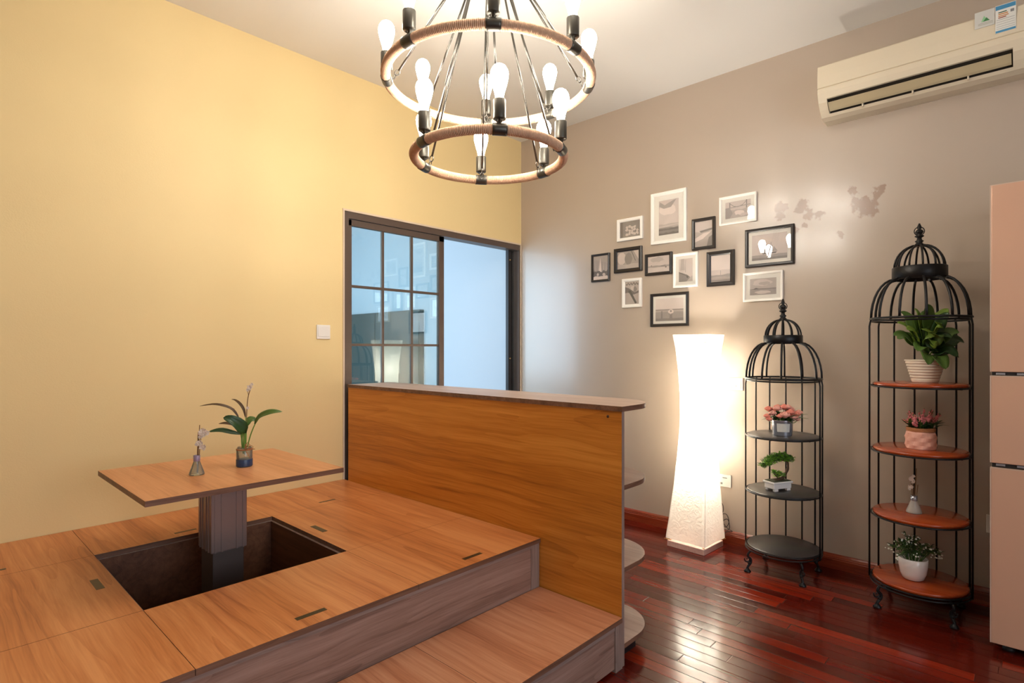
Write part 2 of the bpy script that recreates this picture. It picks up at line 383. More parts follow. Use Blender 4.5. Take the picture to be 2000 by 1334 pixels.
# ================================================================== THE ROOM
DX0, DX1, DZ = 1.829, 3.442, 2.053            # door opening in the yellow wall
T = .12
struct('floor', box(B(), X0-T, 3.75, Y0-T, YW+T, -.1, 0), 'floor')
struct('ceiling', box(B(), X0-T, W+T, Y0-T, YW+T, CH, CH+.1), 'ceiling')
b = B(); box(b, X0-T, DX0, YW, YW+T, 0, CH); box(b, DX0, DX1, YW, YW+T, DZ, CH); box(b, DX1, W, YW, YW+T, 0, CH)
struct('wall_left', b, 'yellow')
struct('wall_right', box(B(), W, W+T, Y0-T, YW+T, 0, CH), 'greige')
struct('wall_back', box(B(), X0-T, X0, Y0, YW, 0, CH), 'cream_wall')
b = B()                                        # wall behind the camera with its window opening
box(b, X0, -.8, Y0-T, Y0, 0, CH); box(b, 2.0, W, Y0-T, Y0, 0, CH); box(b, -.8, 2.0, Y0-T, Y0, 0, .7); box(b, -.8, 2.0, Y0-T, Y0, 2.3, CH)
struct('wall_near', b, 'cream_wall')
b = B()
box(b, -.8, -.75, Y0-.08, Y0-.02, .7, 2.3); box(b, 1.95, 2.0, Y0-.08, Y0-.02, .7, 2.3); box(b, -.75, 1.95, Y0-.08, Y0-.02, .7, .75); box(b, -.75, 1.95, Y0-.08, Y0-.02, 2.25, 2.3); box(b, .57, .63, Y0-.08, Y0-.02, .75, 2.25)
struct('window_1', b, 'doorframe')
# balcony room beyond the sliding door
BX0, BX1, BY1, BZ = .6, 3.60, 6.4, 2.75
struct('floor', box(B(), BX0-.1, BX1+.1, YW+T, BY1+.1, -.1, 0), 'outer_wall').name = 'floor_balcony'
struct('ceiling_balcony', box(B(), BX0-.1, BX1+.1, YW+T, BY1+.1, BZ, BZ+.1), 'outer_wall')
struct('wall_far', box(B(), BX1, BX1+.1, YW+T, BY1, 0, BZ), 'outer_wall')
struct('wall_outer', box(B(), BX0, BX1, BY1, BY1+.1, 0, BZ), 'outer_wall')
b = B(); box(b, BX0-.1, BX0, YW+T, 3.5, 0, BZ); box(b, BX0-.1, BX0, 6.2, BY1, 0, BZ); box(b, BX0-.1, BX0, 3.5, 6.2, 0, .7); box(b, BX0-.1, BX0, 3.5, 6.2, 2.5, BZ)
struct('wall_side', b, 'outer_wall')
b = B(); box(b, BX0-.07, BX0-.02, 3.5, 3.56, .7, 2.5); box(b, BX0-.07, BX0-.02, 6.14, 6.2, .7, 2.5); box(b, BX0-.07, BX0-.02, 3.56, 6.14, .7, .76); box(b, BX0-.07, BX0-.02, 3.56, 6.14, 2.44, 2.5); box(b, BX0-.07, BX0-.02, 4.82, 4.88, .76, 2.44)
struct('window_2', b, 'doorframe')
cb = thing('cupboard', 'dark grey-green shallow cupboard on the balcony, seen through the glazed sash', 'cupboard', (3.565, 5.3, 0))
obj('body', box(B(), -.02, .034, -.69, .9, 0, 1.60), 'dark_cupboard', cb)
b = B(); box(b, -.03, -.02, -.68, .1, .05, 1.58); box(b, -.03, -.02, .11, .89, .05, 1.58); obj('door', b, 'dark_cupboard', cb)

# baseboards with a moulded top
def moulding(y0, y1, x):
    prof = [(0, 0), (.018, 0), (.018, .05), (.015, .053), (.015, .058), (.012, .06), (.009, .068), (.004, .074), (0, .078)]
    b = B(); a = [b.verts.new((x-d, y0, z)) for d, z in prof]; c = [b.verts.new((x-d, y1, z)) for d, z in prof]
    for i in range(len(prof)-1): b.faces.new((a[i], a[i+1], c[i+1], c[i]))
    b.faces.new(a); b.faces.new(c[::-1]); return b
struct('baseboard_right', moulding(Y0, YW, W), 'base_wood')
b = B(); box(b, X0, -1.0, YW-.016, YW, 0, .078); struct('baseboard_left', b, 'base_wood')
# plaster beads round the door opening
b = B(); box(b, DX0-.012, DX1+.004, YW-.006, YW, DZ, DZ+.012); box(b, DX0-.010, DX0, YW-.006, YW, 0, DZ); box(b, DX1, DX1+.01, YW-.006, YW, 0, DZ)
struct('trim_1', b, 'trim')

# ------------------------------------------------------------------ sliding door
dr = bpy.data.objects.new('door_1', None); COL.objects.link(dr); dr.location = ((DX0+DX1)/2, YW, 0); dr['kind'] = 'structure'
dr.location = (0, 0, 0)
b = B()
y0, y1 = YW+.0, YW+.09
box(b, DX0, DX0+.032, y0, y1, 0, DZ); box(b, DX0+.032, DX1, y0, y1, DZ-.042, DZ); box(b, DX1-.012, DX1, y0, y1, .03, DZ-.042); box(b, DX0+.032, DX1, y0, y1, 0, .03)

obj('frame', b, 'doorframe', dr)
def sash(x0, x1, y, grid, z1):
    b = B(); z0 = .03; fw = .046; d = .03
    box(b, x0, x0+fw*.55, y, y+d, z0, z1, bev=.002); box(b, x1-fw, x1, y, y+d, z0, z1, bev=.002)
    box(b, x0, x1, y, y+d, z1-.038, z1); box(b, x0, x1, y, y+d, z0, z0+.06)
    s = obj('sash', b, 'doorframe', dr)
    obj('pane', box(B(), x0+.02, x1-.04, y+.013, y+.017, z0+.05, z1-.035), 'glass', s)
    if grid:
        gx0, gx1, gz0, gz1 = x0+fw*.55, x1-fw, z0+.06, z1-.038
        for k in (1, 2):
            x = gx0+(gx1-gx0)*k/3; obj('muntin', box(B(), x-.008, x+.008, y+.006, y+.024, gz0, gz1), 'doorframe', s)
        for z in (1.592, 1.224, .856, .488):
            obj('muntin', box(B(), gx0, gx1, y+.005, y+.025, z-.008, z+.008), 'doorframe', s)
    return s
sash(1.8615, 2.635, YW+.008, True, DZ-.045)
b = B(); box(b, 3.352, 3.392, YW+.048, YW+.078, .03, DZ-.042); box(b, 3.392, 3.43, YW+.06, YW+.064, .03, DZ-.042, 1)
obj('jamb_strip', b, ['track', 'glass'], dr)
b = B(); ball(b, (3.37, YW+.045, 1.93), .006); ball(b, (3.37, YW+.045, 1.12), .006); obj('bolt', b, 'brass', dr)

# ================================================================== PLATFORM
PZ = .395; PX0, PX1, PY0 = -.9, 1.828, 1.552
AX, BXX = .489, 1.186; AY, BY = 2.012, 2.688     # pit edges
pf = thing('platform', 'raised wooden tatami platform with lift-off lids around a square leg pit', 'platform', (0, 0, 0))
LT = .018
def gripslot(parent, x0, x1, y0, y1):
    b = B(); box(b, x0, x1, y0, y1, PZ-.0005, PZ+.0006); o = obj('grip', b, 'slot', parent)
    return o
def lid(x0, x1, y0, y1, slot=None, g=.0006):
    b = B(); box(b, x0+g, x1-g, y0+g, y1-g, PZ-LT, PZ, 0)
    for f in b.faces:
        if abs(f.normal.z) < .5: f.material_index = 1
    b.normal_update()
    for f in b.faces: f.material_index = 0 if f.normal.z > .5 else 1
    o = obj('lid', b, ['top_y', 'edge_wood'], pf)
    if slot:
        b = B(); box(b, slot[0], slot[1], slot[2], slot[3], PZ-.010, PZ+.0008)
        gp = obj('grip', b, 'slot', o)
    return o
YL = PY0-.006
lid(PX0, -.20, YL, AY); lid(PX0, -.20, AY, BY); lid(PX0, -.20, BY, YW-.001)
lid(-.20, AX, YL, AY, None, .0011); lid(-.20, AX, AY, BY, (.423, .447, 2.295, 2.405), .0011); lid(-.20, AX, BY, YW-.001, (.145, .238, 2.752, 2.766), .0011)
lid(AX, BXX, YL, AY, (.782, .878, 1.603, 1.622)); lid(AX, BXX, BY, YW-.001, (.785, .872, 2.742, 2.756))
lid(BXX, PX1, YL, AY, (1.443, 1.536, 1.597, 1.615)); lid(BXX, PX1, AY, BY, (1.235, 1.259, 2.295, 2.408)); lid(BXX, PX1, BY, YW-.001, (1.460, 1.550, 2.742, 2.756))
b = B(); box(b, PX0+.01, PX1-.052, PY0+.004, PY0+.022, 0, PZ-LT-.001); obj('riser', b, 'riser_wood', pf)
b = B(); box(b, PX1-.052, PX1-.001, PY0+.001, PY0+.022, 0, PZ-LT-.001); obj('batten', b, 'batten_wood', pf)
b = B(); box(b, PX0+.01, PX1-.053, PY0, PY0+.004, PZ-LT-.014, PZ-LT-.001); obj('rail', b, 'rail_wood', pf)
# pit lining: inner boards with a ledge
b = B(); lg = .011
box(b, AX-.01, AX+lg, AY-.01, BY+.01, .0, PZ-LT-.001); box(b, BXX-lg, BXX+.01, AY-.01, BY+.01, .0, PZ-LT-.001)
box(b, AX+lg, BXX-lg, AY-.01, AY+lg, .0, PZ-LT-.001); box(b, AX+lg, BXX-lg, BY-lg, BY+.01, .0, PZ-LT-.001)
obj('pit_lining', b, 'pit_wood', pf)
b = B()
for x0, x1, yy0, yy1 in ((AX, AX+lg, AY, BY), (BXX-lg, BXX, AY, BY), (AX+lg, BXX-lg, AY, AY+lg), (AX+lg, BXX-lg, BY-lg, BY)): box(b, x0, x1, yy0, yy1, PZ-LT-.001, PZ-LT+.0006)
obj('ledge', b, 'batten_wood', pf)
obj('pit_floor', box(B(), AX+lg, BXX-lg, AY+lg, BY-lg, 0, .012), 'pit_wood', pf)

# step in front of the platform
SZ = .19; sx1 = PX1-.002
st = thing('step_box', 'low wooden step with grey-brown front, in front of the platform', 'step', (0, 0, 0))
for x0, x1 in ((-.1, 1.169), (1.169, sx1)):
    b = B(); box(b, x0+.0008, x1-.0008, 1.142, PY0-.001, SZ-LT, SZ); b.normal_update()
    for f in b.faces: f.material_index = 0 if f.normal.z > .5 else 1
    obj('top_panel', b, ['step_wood', 'edge_wood'], st)
obj('front_panel', box(B(), -.1, sx1-.045, 1.150, 1.168, .012, SZ-LT-.001), 'riser_wood', st)
b = B(); box(b, -.1, sx1-.046, 1.146, 1.150, SZ-LT-.016, SZ-LT-.001); obj('rail', b, 'rail_wood', st)
b = B(); box(b, sx1-.045, sx1, 1.143, 1.168, 0, SZ-LT-.001); obj('batten', b, 'batten_wood', st)
for xa in (sx1-.02, -.1): obj('side_panel', box(B(), xa, xa+.02, 1.17, PY0-.002, 0, SZ-LT-.001), 'riser_wood', st)

# ================================================================== DIVIDER SHELF UNIT
su = thing('shelf_unit', 'tall orange-brown wooden divider with rounded open shelves behind the platform edge', 'shelf unit', (0, 0, 0))
UX0, UX1, UY0, UY1 = 1.830, 1.848, 1.148, 3.087
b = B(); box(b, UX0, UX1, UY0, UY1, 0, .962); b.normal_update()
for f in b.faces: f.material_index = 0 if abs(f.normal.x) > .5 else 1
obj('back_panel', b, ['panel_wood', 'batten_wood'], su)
def rounded_shelf(x0, y0, z0, z1, mats):
    R = .185; xe = 2.135; poly = [(x0, y0), (xe-R, y0)]
    for k in range(1, 13):
        a = -PI/2+PI/2*k/12; poly.append((xe-R+R*math.cos(a), y0+R+R*math.sin(a)))
    poly += [(xe, UY1), (x0, UY1)]
    b = B(); prism(b, poly, z0, z1); b.normal_update()
    for f in b.faces: f.material_index = 0 if abs(f.normal.z) > .5 else 1
    return b
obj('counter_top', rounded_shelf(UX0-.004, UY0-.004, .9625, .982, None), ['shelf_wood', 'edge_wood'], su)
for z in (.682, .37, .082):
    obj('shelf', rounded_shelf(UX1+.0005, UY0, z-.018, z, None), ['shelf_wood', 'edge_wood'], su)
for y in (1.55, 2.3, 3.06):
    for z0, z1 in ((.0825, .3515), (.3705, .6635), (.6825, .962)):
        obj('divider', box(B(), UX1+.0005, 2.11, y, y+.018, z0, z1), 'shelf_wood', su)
obj('kick_board', box(B(), UX1+.0005, 2.0, 1.19, 3.05, 0, .0635), 'track', su)
b = B(); lathe(b, [(0, .002), (.005, .002), (.006, 0)], n=12)
for v in b.verts: v.co = Vector((-v.co.z, v.co.y, v.co.x))
obj('screw_cap', b, 'screw', su, (UX0-.0001, 1.21, .94))

# ================================================================== LIFT TABLE
TZ = .72
tb = thing('lift_table', 'square wooden table on a grey lifting column rising out of the platform pit', 'table', (.849, 2.375, 0))
b = B(); box(b, -.346, .346, -.325, .325, TZ-.019, TZ); b.normal_update()
for f in b.faces: f.material_index = 0 if f.normal.z > .5 else 1
obj('tabletop', b, ['table_wood', 'edge_wood'], tb)
b = B(); box(b, -.067, .067, -.072, .070, .415, TZ-.0195, bev=.004)
for x in (-.052, -.028, .028, .052): box(b, x-.003, x+.003, -.0745, -.072, .416, TZ-.0195)
for y in (-.045, -.02, .02, .045): box(b, -.0695, -.067, y-.003, y+.003, .416, TZ-.0195)
obj('column_sleeve', b, 'column', tb)
obj('column', box(B(), -.058, .058, -.063, .061, .014, .4155, bev=.003), 'column_inner', tb)
obj('base_plate', box(B(), -.13, .13, -.13, .13, .0125, .02), 'column_inner', tb)

# ================================================================== CHANDELIER
CX, CY = 1.545, 1.570
ch = thing('chandelier', 'two-tier rope-wrapped ring chandelier with fourteen lit bulbs hanging from the ceiling', 'chandelier', (CX, CY, CH))
toward = math.atan2(-CY, -CX)
def zl(z): return z-CH
hub_z = 2.78
b = B(); lathe(b, [(0, 0), (.075, 0), (.075, -.012), (.06, -.03), (.0, -.03)], n=32); obj('canopy', b, 'iron_gray', ch)
b = B(); tube(b, [(0, 0, -.03), (0, 0, zl(hub_z)+.02)], .009); lathe(b, [(0, .03), (.03, .028), (.036, .01), (.036, -.012), (.026, -.03), (0, -.034)], (0, 0, zl(hub_z)), 24); obj('hub', b, 'iron_gray', ch)
def bulb_mesh():
    b = B(); prof = [(0, .0), (.0125, .0), (.0135, .012), (.017, .03), (.0245, .055), (.030, .078), (.0315, .092), (.029, .106), (.021, .119), (.010, .1265), (0, .128)]
    return lathe(b, prof, n=20)
def socket_mesh():
    b = B(); lathe(b, [(.004, 0), (.006, .001), (.0055, .014), (.020, .0145), (.0218, .016), (.0222, .018), (.0222, .080), (.020, .083), (.0145, .083), (.0145, .075), (0, .075)], n=20)
    for k in range(3):
        a = 2*PI*k/3; tube(b, [(.0, 0, .002), (.011*math.cos(a), .011*math.sin(a), .01), (.013*math.cos(a), .013*math.sin(a), .02)], .002, 5)
    return b
sk_me = bl_me = cl_me = None
def rope_ring(R, z, name='rope_ring'):
    b = B(); N = 2400; Mi = 10; r = .0152; rings = []
    for i in range(N):
        a = 2*PI*i/N; ring = []
        for k in range(Mi):
            t = 2*PI*k/Mi; rr = r+.0036*abs(math.sin(i*PI/(6 if R > .35 else 8)+t*.5))+.0004*math.sin(i*.37+k*2)
            ring.append(b.verts.new(((R+rr*math.cos(t))*math.cos(a), (R+rr*math.cos(t))*math.sin(a), z+rr*math.sin(t))))
        rings.append(ring)
    for i in range(N):
        p, q = rings[i], rings[(i+1) % N]
        for k in range(Mi):
            f = b.faces.new((p[k], p[(k+1) % Mi], q[(k+1) % Mi], q[k])); f.smooth = True
    obj(name, b, 'rope', ch)
def tier(R, z, n, rot, rodr):
    global sk_me, bl_me
    rope_ring(R, zl(z))
    for i in range(n):
        a = toward+math.radians(rot)+2*PI*i/n; ca, sa = math.cos(a), math.sin(a)
        b = B(); span = .0245/R
        tube(b, [(R*math.cos(a+span*(j/6-.5)*2), R*math.sin(a+span*(j/6-.5)*2), zl(z)) for j in range(7)], .0205, 16)
        for f in b.faces: f.smooth = True
        obj('clamp', b, 'iron_gray', ch)
        if sk_me is None:
            s = obj('socket', socket_mesh(), 'iron_gray', ch); sk_me = s.data
            u = obj('bulb', bulb_mesh(), 'bulb', s); bl_me = u.data
        else:
            s = bpy.data.objects.new('socket', sk_me); COL.objects.link(s); s.parent = ch
            u = bpy.data.objects.new('bulb', bl_me); COL.objects.link(u); u.parent = s
        s.location = (R*ca, R*sa, zl(z)+.0195); u.location = (0, 0, .076)
        # rod with its two chain links; it hangs from the inner side of the clamp
        p0 = Vector(((R-.03)*ca, (R-.03)*sa, zl(z)+.008)); p1 = Vector((.03*ca, .03*sa, zl(hub_z)))
        d = (p1-p0).normalized(); b = B(); tube(b, [p0+d*.03, p1], .0042, 8); rd = obj('rod', b, 'chrome', ch)
        b = B(); side = Vector((-sa, ca, 0)); up = d.cross(side)
        for c0, ax in ((p0+d*.0, side), (p0+d*.02, up)):
            tube(b, [c0+d*.013*math.cos(t)+ax*.0085*math.sin(t) for t in [2*PI*q/12 for q in range(12)]], .0019, 6, closed=True)
        obj('link', b, 'chrome', rd)
tier(.395, 2.24, 8, 2, 1)
tier(.29, 1.945, 6, 7, 1)

# ================================================================== FLOOR LAMP
LX, LY = 3.262, 1.530; LR = math.radians(-3)
lp = thing('floor_lamp', 'tall white rice-paper floor lamp glowing beside the black cage rack', 'floor lamp', (LX, LY, 0), LR)
b = B(); box(b, -.12, .12, -.12, .12, 0, .036, bev=.003); obj('base', b, 'lamp_base', lp)
LZ = [(.05, .254, 0), (.20, .229, 1), (.40, .199, 2), (.60, .177, 3), (.78, .165, 4), (.92, .166, 4), (1.05, .178, 5), (1.18, .201, 5), (1.285, .229, 5)]
def lean(z):   # the paper column leans a little
    k = .022*min(1, z/.7); return k*(.6835*math.cos(LR)-.73*math.sin(LR)), k*(-.6835*math.sin(LR)-.73*math.cos(LR))
def lamp_at(z):
    for i in range(len(LZ)-1):
        a, c = LZ[i], LZ[i+1]
        if z <= c[0]+1e-6:
            t = (z-a[0])/(c[0]-a[0]); t2 = t*t*(3-2*t)*.25+t*.75; return a[1]+(c[1]-a[1])*t2, math.radians(a[2]+(c[2]-a[2])*t)
    return LZ[-1][1], math.radians(LZ[-1][2])
b = B(); rings = []; NZ = 44; NS = 10
for i in range(NZ+1):
    z = .05+(1.285-.05)*i/NZ; s, tw = lamp_at(z); ring = []
    for e_ in range(4):
        a0 = PI/4+e_*PI/2
        for k in range(NS):
            f = k/NS
            x0, y0_ = math.cos(a0), math.sin(a0); x1, y1_ = math.cos(a0+PI/2), math.sin(a0+PI/2)
            x = (x0+(x1-x0)*f)*s/math.sqrt(2); y = (y0_+(y1_-y0_)*f)*s/math.sqrt(2)
            sag = 1-.035*math.sin(PI*f)
            nzv = noise.noise(Vector((x*16, y*16, z*14)))*.004*math.sin(PI*f)
            x, y = x*sag, y*sag; l = math.hypot(x, y); x += x/l*nzv; y += y/l*nzv
            ring.append(b.verts.new((x*math.cos(tw)-y*math.sin(tw)+lean(z)[0], x*math.sin(tw)+y*math.cos(tw)+lean(z)[1], z)))
    rings.append(ring)
for i in range(NZ):
    p, q = rings[i], rings[i+1]; n_ = len(p)
    for k in range(n_): f = b.faces.new((p[k], p[(k+1) % n_], q[(k+1) % n_], q[k])); f.smooth = True
es = [e for e in b.edges if abs(e.verts[0].co.z-e.verts[1].co.z) > .001 and (min(rings[0].index(v) if v in rings[0] else 0 for v in e.verts) >= 0)]
obj('shade', b, 'paper', lp)
b = B()
for k in range(4):
    a0 = PI/4+k*PI/2; pts = []
    for i in range(0, NZ+1, 4):
        z = .05+(1.285-.05)*i/NZ; s, tw = lamp_at(z); r = s/math.sqrt(2)-.004; pts.append((r*math.cos(a0+tw)+lean(z)[0], r*math.sin(a0+tw)+lean(z)[1], z))
    tube(b, pts, .0016, 6)
obj('wire_frame', b, 'brass', lp)
for k in range(4):
    b = B(); a0 = PI/4+k*PI/2; r = .254/math.sqrt(2); tube(b, [(r*.8*math.cos(a0), r*.8*math.sin(a0), .037), ((r+.006)*math.cos(a0), (r+.006)*math.sin(a0), .046)], .0022, 6)
    obj('tip', b, 'brass', lp)
def point(name, loc, power, color, r):
    l = bpy.data.lights.new(name, 'POINT'); l.energy = power; l.color = color; l.shadow_soft_size = r
    o = bpy.data.objects.new(name, l); COL.objects.link(o); o.location = loc; return o
b = B(); tube(b, [(0, 0, .036), (0, 0, .34)], .006); tube(b, [(0, 0, .34), (0, 0, .40)], .016); obj('stem', b, 'white_frame', lp)
for z_, p_ in ((.60, .27), (1.0, .73)):
    point('lamp_bulb_light', (LX, LY, z_), LAMP_W*p_, (1, .95, .86), .065)
# power cord, coiled beside the lamp
def cord_pts():
    pts = [(3.41, 1.50, .09), (3.428, 1.47, .17), (3.435, 1.455, .232), (3.437, 1.435, .24), (3.437, 1.428, .20), (3.435, 1.445, .15), (3.433, 1.415, .10), (3.434, 1.392, .135), (3.436, 1.41, .18), (3.435, 1.45, .16), (3.433, 1.452, .10), (3.432, 1.41, .085), (3.434, 1.388, .10), (3.435, 1.40, .15), (3.434, 1.43, .13), (3.433, 1.40, .095), (3.432, 1.37, .083), (3.425, 1.41, .07), (3.40, 1.43, .006)]
    return bez(pts, 110)
tag(obj('power_cord', tube(B(), cord_pts(), .0022, 6), 'cord'), 'thin dark cord looped against the wall beside the glowing lamp', 'cord')

# ================================================================== BIRDCAGE RACKS
def cage_rack(label, loc, R, shelf_z, ring_z, bandR, band, dome2, fin, wood_shelf):
    t = thing('cage_rack', label, 'plant rack', (loc[0], loc[1], 0), 0)
    zb = shelf_z[0]
    # shelves on round iron hoops
    for i, z in enumerate(shelf_z):
        th = .016 if wood_shelf else .008
        b = B(); r = R-.012
        lathe(b, [(0, z), (r-.006, z), (r-.001, z-.003), (r, z-th*.5), (r-.002, z-th), (0, z-th)], n=64)
        s = obj('shelf', b, 'cherry' if wood_shelf else 'black_shelf', t)
        b = B(); ringtube(b, R-.006, .004, (0, 0, z-th-.001)); 
        if i == 0: ringtube(b, R-.004, .004, (0, 0, z-th-.014)); 
        for k in range(3):
            a = k*PI/3; tube(b, [((R-.006)*math.cos(a), (R-.006)*math.sin(a), z-th-.004), (-(R-.006)*math.cos(a), -(R-.006)*math.sin(a), z-th-.004)], .003, 6)
        obj('hoop', b, 'black_metal', s)
    # uprights on the wall side only, the front stays open
    for k in range(8):
        a = math.radians((-98, -64.3, -38.6, -12.9, 12.9, 38.6, 64.3, 98)[k]); x, y = R*math.cos(a), R*math.sin(a)
        b = B(); tube(b, [(x, y, zb-.03), (x, y, ring_z-.03), (x*.985, y*.985, ring_z-.012), (x*.97, y*.97, ring_z)], .0042, 8)
        obj('upright', b, 'black_metal', t)
    # dome ring
    b = B(); ringtube(b, R-.004, .0052, (0, 0, ring_z+.004)); ringtube(b, R-.012, .0042, (0, 0, ring_z-.008)); obj('dome_ring', b, 'black_metal', t)
    # lower dome ribs, band, upper ribs
    nr = 12
    for k in range(nr):
        a = 2*PI*(k+.5)/nr; pts = []
        for j in range(9):
            u = j/8*PI/2; rr = bandR*.93+(R-.006-bandR*.93)*math.cos(u); zz = ring_z+.004+(band[0]+.004-ring_z-.004)*math.sin(u)
            pts.append((rr*math.cos(a), rr*math.sin(a), zz))
        obj('dome_rib', tube(B(), pts, .0056, 8), 'black_metal', t)
        pts = []
        for j in range(9):
            u = j/8*PI/2*.96; rr = .012+(bandR*.93-.012)*math.cos(u); zz = band[1]-.004+(dome2-band[1]+.004)*math.sin(u)
            pts.append((rr*math.cos(a), rr*math.sin(a), zz))
        obj('crown_rib', tube(B(), pts, .0044, 8), 'black_metal', t)
    b = B(); lathe(b, [(bandR, band[0]), (bandR+.002, band[0]+.002), (bandR+.002, band[1]-.002), (bandR, band[1]), (bandR-.003, band[1]), (bandR-.003, band[0]), (bandR, band[0])], n=48)
    obj('band', b, 'black_metal', t)
    h = fin-dome2; b = B()
    lathe(b, [(0, 0), (.024, .0), (.026, .04*h), (.016, .1*h), (.012, .16*h), (.018, .22*h), (.011, .27*h), (.009, .36*h), (.018, .42*h), (.018, .46*h), (.008, .5*h), (.013, .56*h), (.017, .62*h), (.013, .70*h), (.006, .74*h), (.010, .80*h), (.008, .88*h), (.003, 1.*h), (0, h)], (0, 0, dome2-.004), 20)
    fo = obj('finial', b, 'black_metal', t)
    va = math.radians(-70); rc = .020
    b = B(); tube(b, [(rc*math.sin(q)*math.cos(va), rc*math.sin(q)*math.sin(va), dome2+.62*h+rc*math.cos(q)) for q in [2*PI*j/20 for j in range(20)]], .0022, 6, closed=True); obj('ring_pull', b, 'black_metal', fo)
    # cast scroll legs
    for q in (45, 135, 225, 315):
        a = math.radians(q); ca, sa = math.cos(a), math.sin(a); top = zb-.03
        prof = [(R-.02, top), (R-.004, top*.92), (R+.002, top*.75), (R-.012, top*.62), (R-.014, top*.45), (R-.002, top*.30), (R+.006, top*.16), (R+.004, .007)]
        b = B(); tube(b, bez([(r_*ca, r_*sa, z_) for r_, z_ in prof], 24), [.0055+.0015*math.sin(j/24*PI) for j in range(25)], 8)
        scr = [(R+.004+(.004+.0045*th)*math.cos(th*2.2), top*.60+(.004+.0045*th)*math.sin(th*2.2)) for th in [j*.18 for j in range(18)]]
        tube(b, [(r_*ca, r_*sa, z_) for r_, z_ in scr], .0036, 6)
        lathe(b, [(0, 0), (.017, 0), (.018, .004), (.012, .012), (.006, .02), (0, .022)], ((R+.004)*ca, (R+.004)*sa, 0), 14)
        ball(b, ((R-.006)*ca, (R-.006)*sa, top*.42), .009, 0, 8)
        obj('leg', b, 'black_metal', t)
    return t
R1 = (3.215, 1.010); R2 = (3.205, .408)
cage_rack('shorter birdcage rack with black shelves, next to the glowing floor lamp', R1, .19, [.142, .441, .738], 1.036, .094, (1.226, 1.272), 1.355, 1.473, False)
cage_rack('taller birdcage rack with cherry-red shelves, next to the refrigerator', R2, .196, [.133, .435, .738, 1.042], 1.338, .105, (1.522, 1.580), 1.680, 1.786, True)

# ---------------------------------------------------------------- plants on the racks (local x = to the right as seen from the room, y = away)
def rnd(a, b): return random.uniform(a, b)
# pothos
pz = 1.0425
t = thing('potted_plant', 'heart-leaved green plant in a cream ridged pot on the top cherry shelf', 'potted plant', (3.235, .390, pz), VIEW_RZ)
def ridged(a, z): return 1
b = B(); prof = [(0, 0), (.050, 0), (.052, .004)]
for k in range(7):
    z = .008+k*.013; r = .053+k*.0035; prof += [(r, z), (r+.002, z+.005), (r+.002, z+.010), (r, z+.012)]
prof += [(.080, .100), (.080, .106), (.074, .106), (.072, .095), (0, .095)]
obj('pot', lathe(b, prof, n=40), 'cream_pot', t)
b = B(); random.seed(11)
def heartleaf(tip, w, mi, root=(0, 0, .10), droop=.02):
    r = Vector(root); tp = Vector(tip); tp.z = .10+(tp.z-.10)*1.32 if tp.z > .13 else tp.z; st = r+(tp-r)*rnd(.38, .5)+Vector((0, 0, .035))
    tube(b, bez([r, (r+st)/2+Vector((0, 0, .02)), st], 6), .0016, 5, 3)
    mid = (st+tp)/2+Vector((0, 0, droop)); leaf(b, [st, mid, tp], w, mi, 9, heart=True, up=(rnd(-.4, .4), -.65, .8), fold=.3)
for tip, w, mi in [((-.16, -.02, .19), .065, 1), ((.175, -.01, .165), .085, 0), ((.15, -.01, .115), .07, 0), ((.01, -.11, .065), .10, 1), ((-.06, -.10, .085), .085, 1), ((-.085, -.07, .135), .08, 1),
                   ((-.13, 0, .235), .06, 2), ((-.10, .02, .275), .055, 1), ((-.05, .0, .285), .06, 2), ((0, -.02, .30), .075, 1), ((.02, .03, .28), .06, 1), ((.07, 0, .27), .06, 2), ((.10, -.01, .285), .06, 2), ((.13, .03, .26), .055, 1),
                   ((-.12, -.05, .21), .07, 2), ((.06, -.08, .18), .08, 0), ((.10, .06, .22), .08, 0), ((-.04, -.08, .20), .08, 2), ((.03, -.06, .23), .075, 2), ((-.02, .08, .22), .08, 0), ((.08, -.09, .12), .08, 0), ((.12, -.05, .20), .075, 1), ((-.09, .06, .18), .08, 1), ((0, -.07, .15), .085, 0), ((-.03, -.09, .16), .07, 2), ((.05, .0, .25), .07, 1)]:
    heartleaf(tip, w*.88, mi)
for k in range(16):
    a = rnd(0, 2*PI); r_ = rnd(.05, .12); heartleaf((r_*math.cos(a), r_*.8*math.sin(a)-.02, rnd(.16, .27)), rnd(.045, .062), k % 3)
obj('foliage', b, ['leaf_dark', 'leaf_mid', 'leaf_bright', 'stem'], t, solid=.0006)
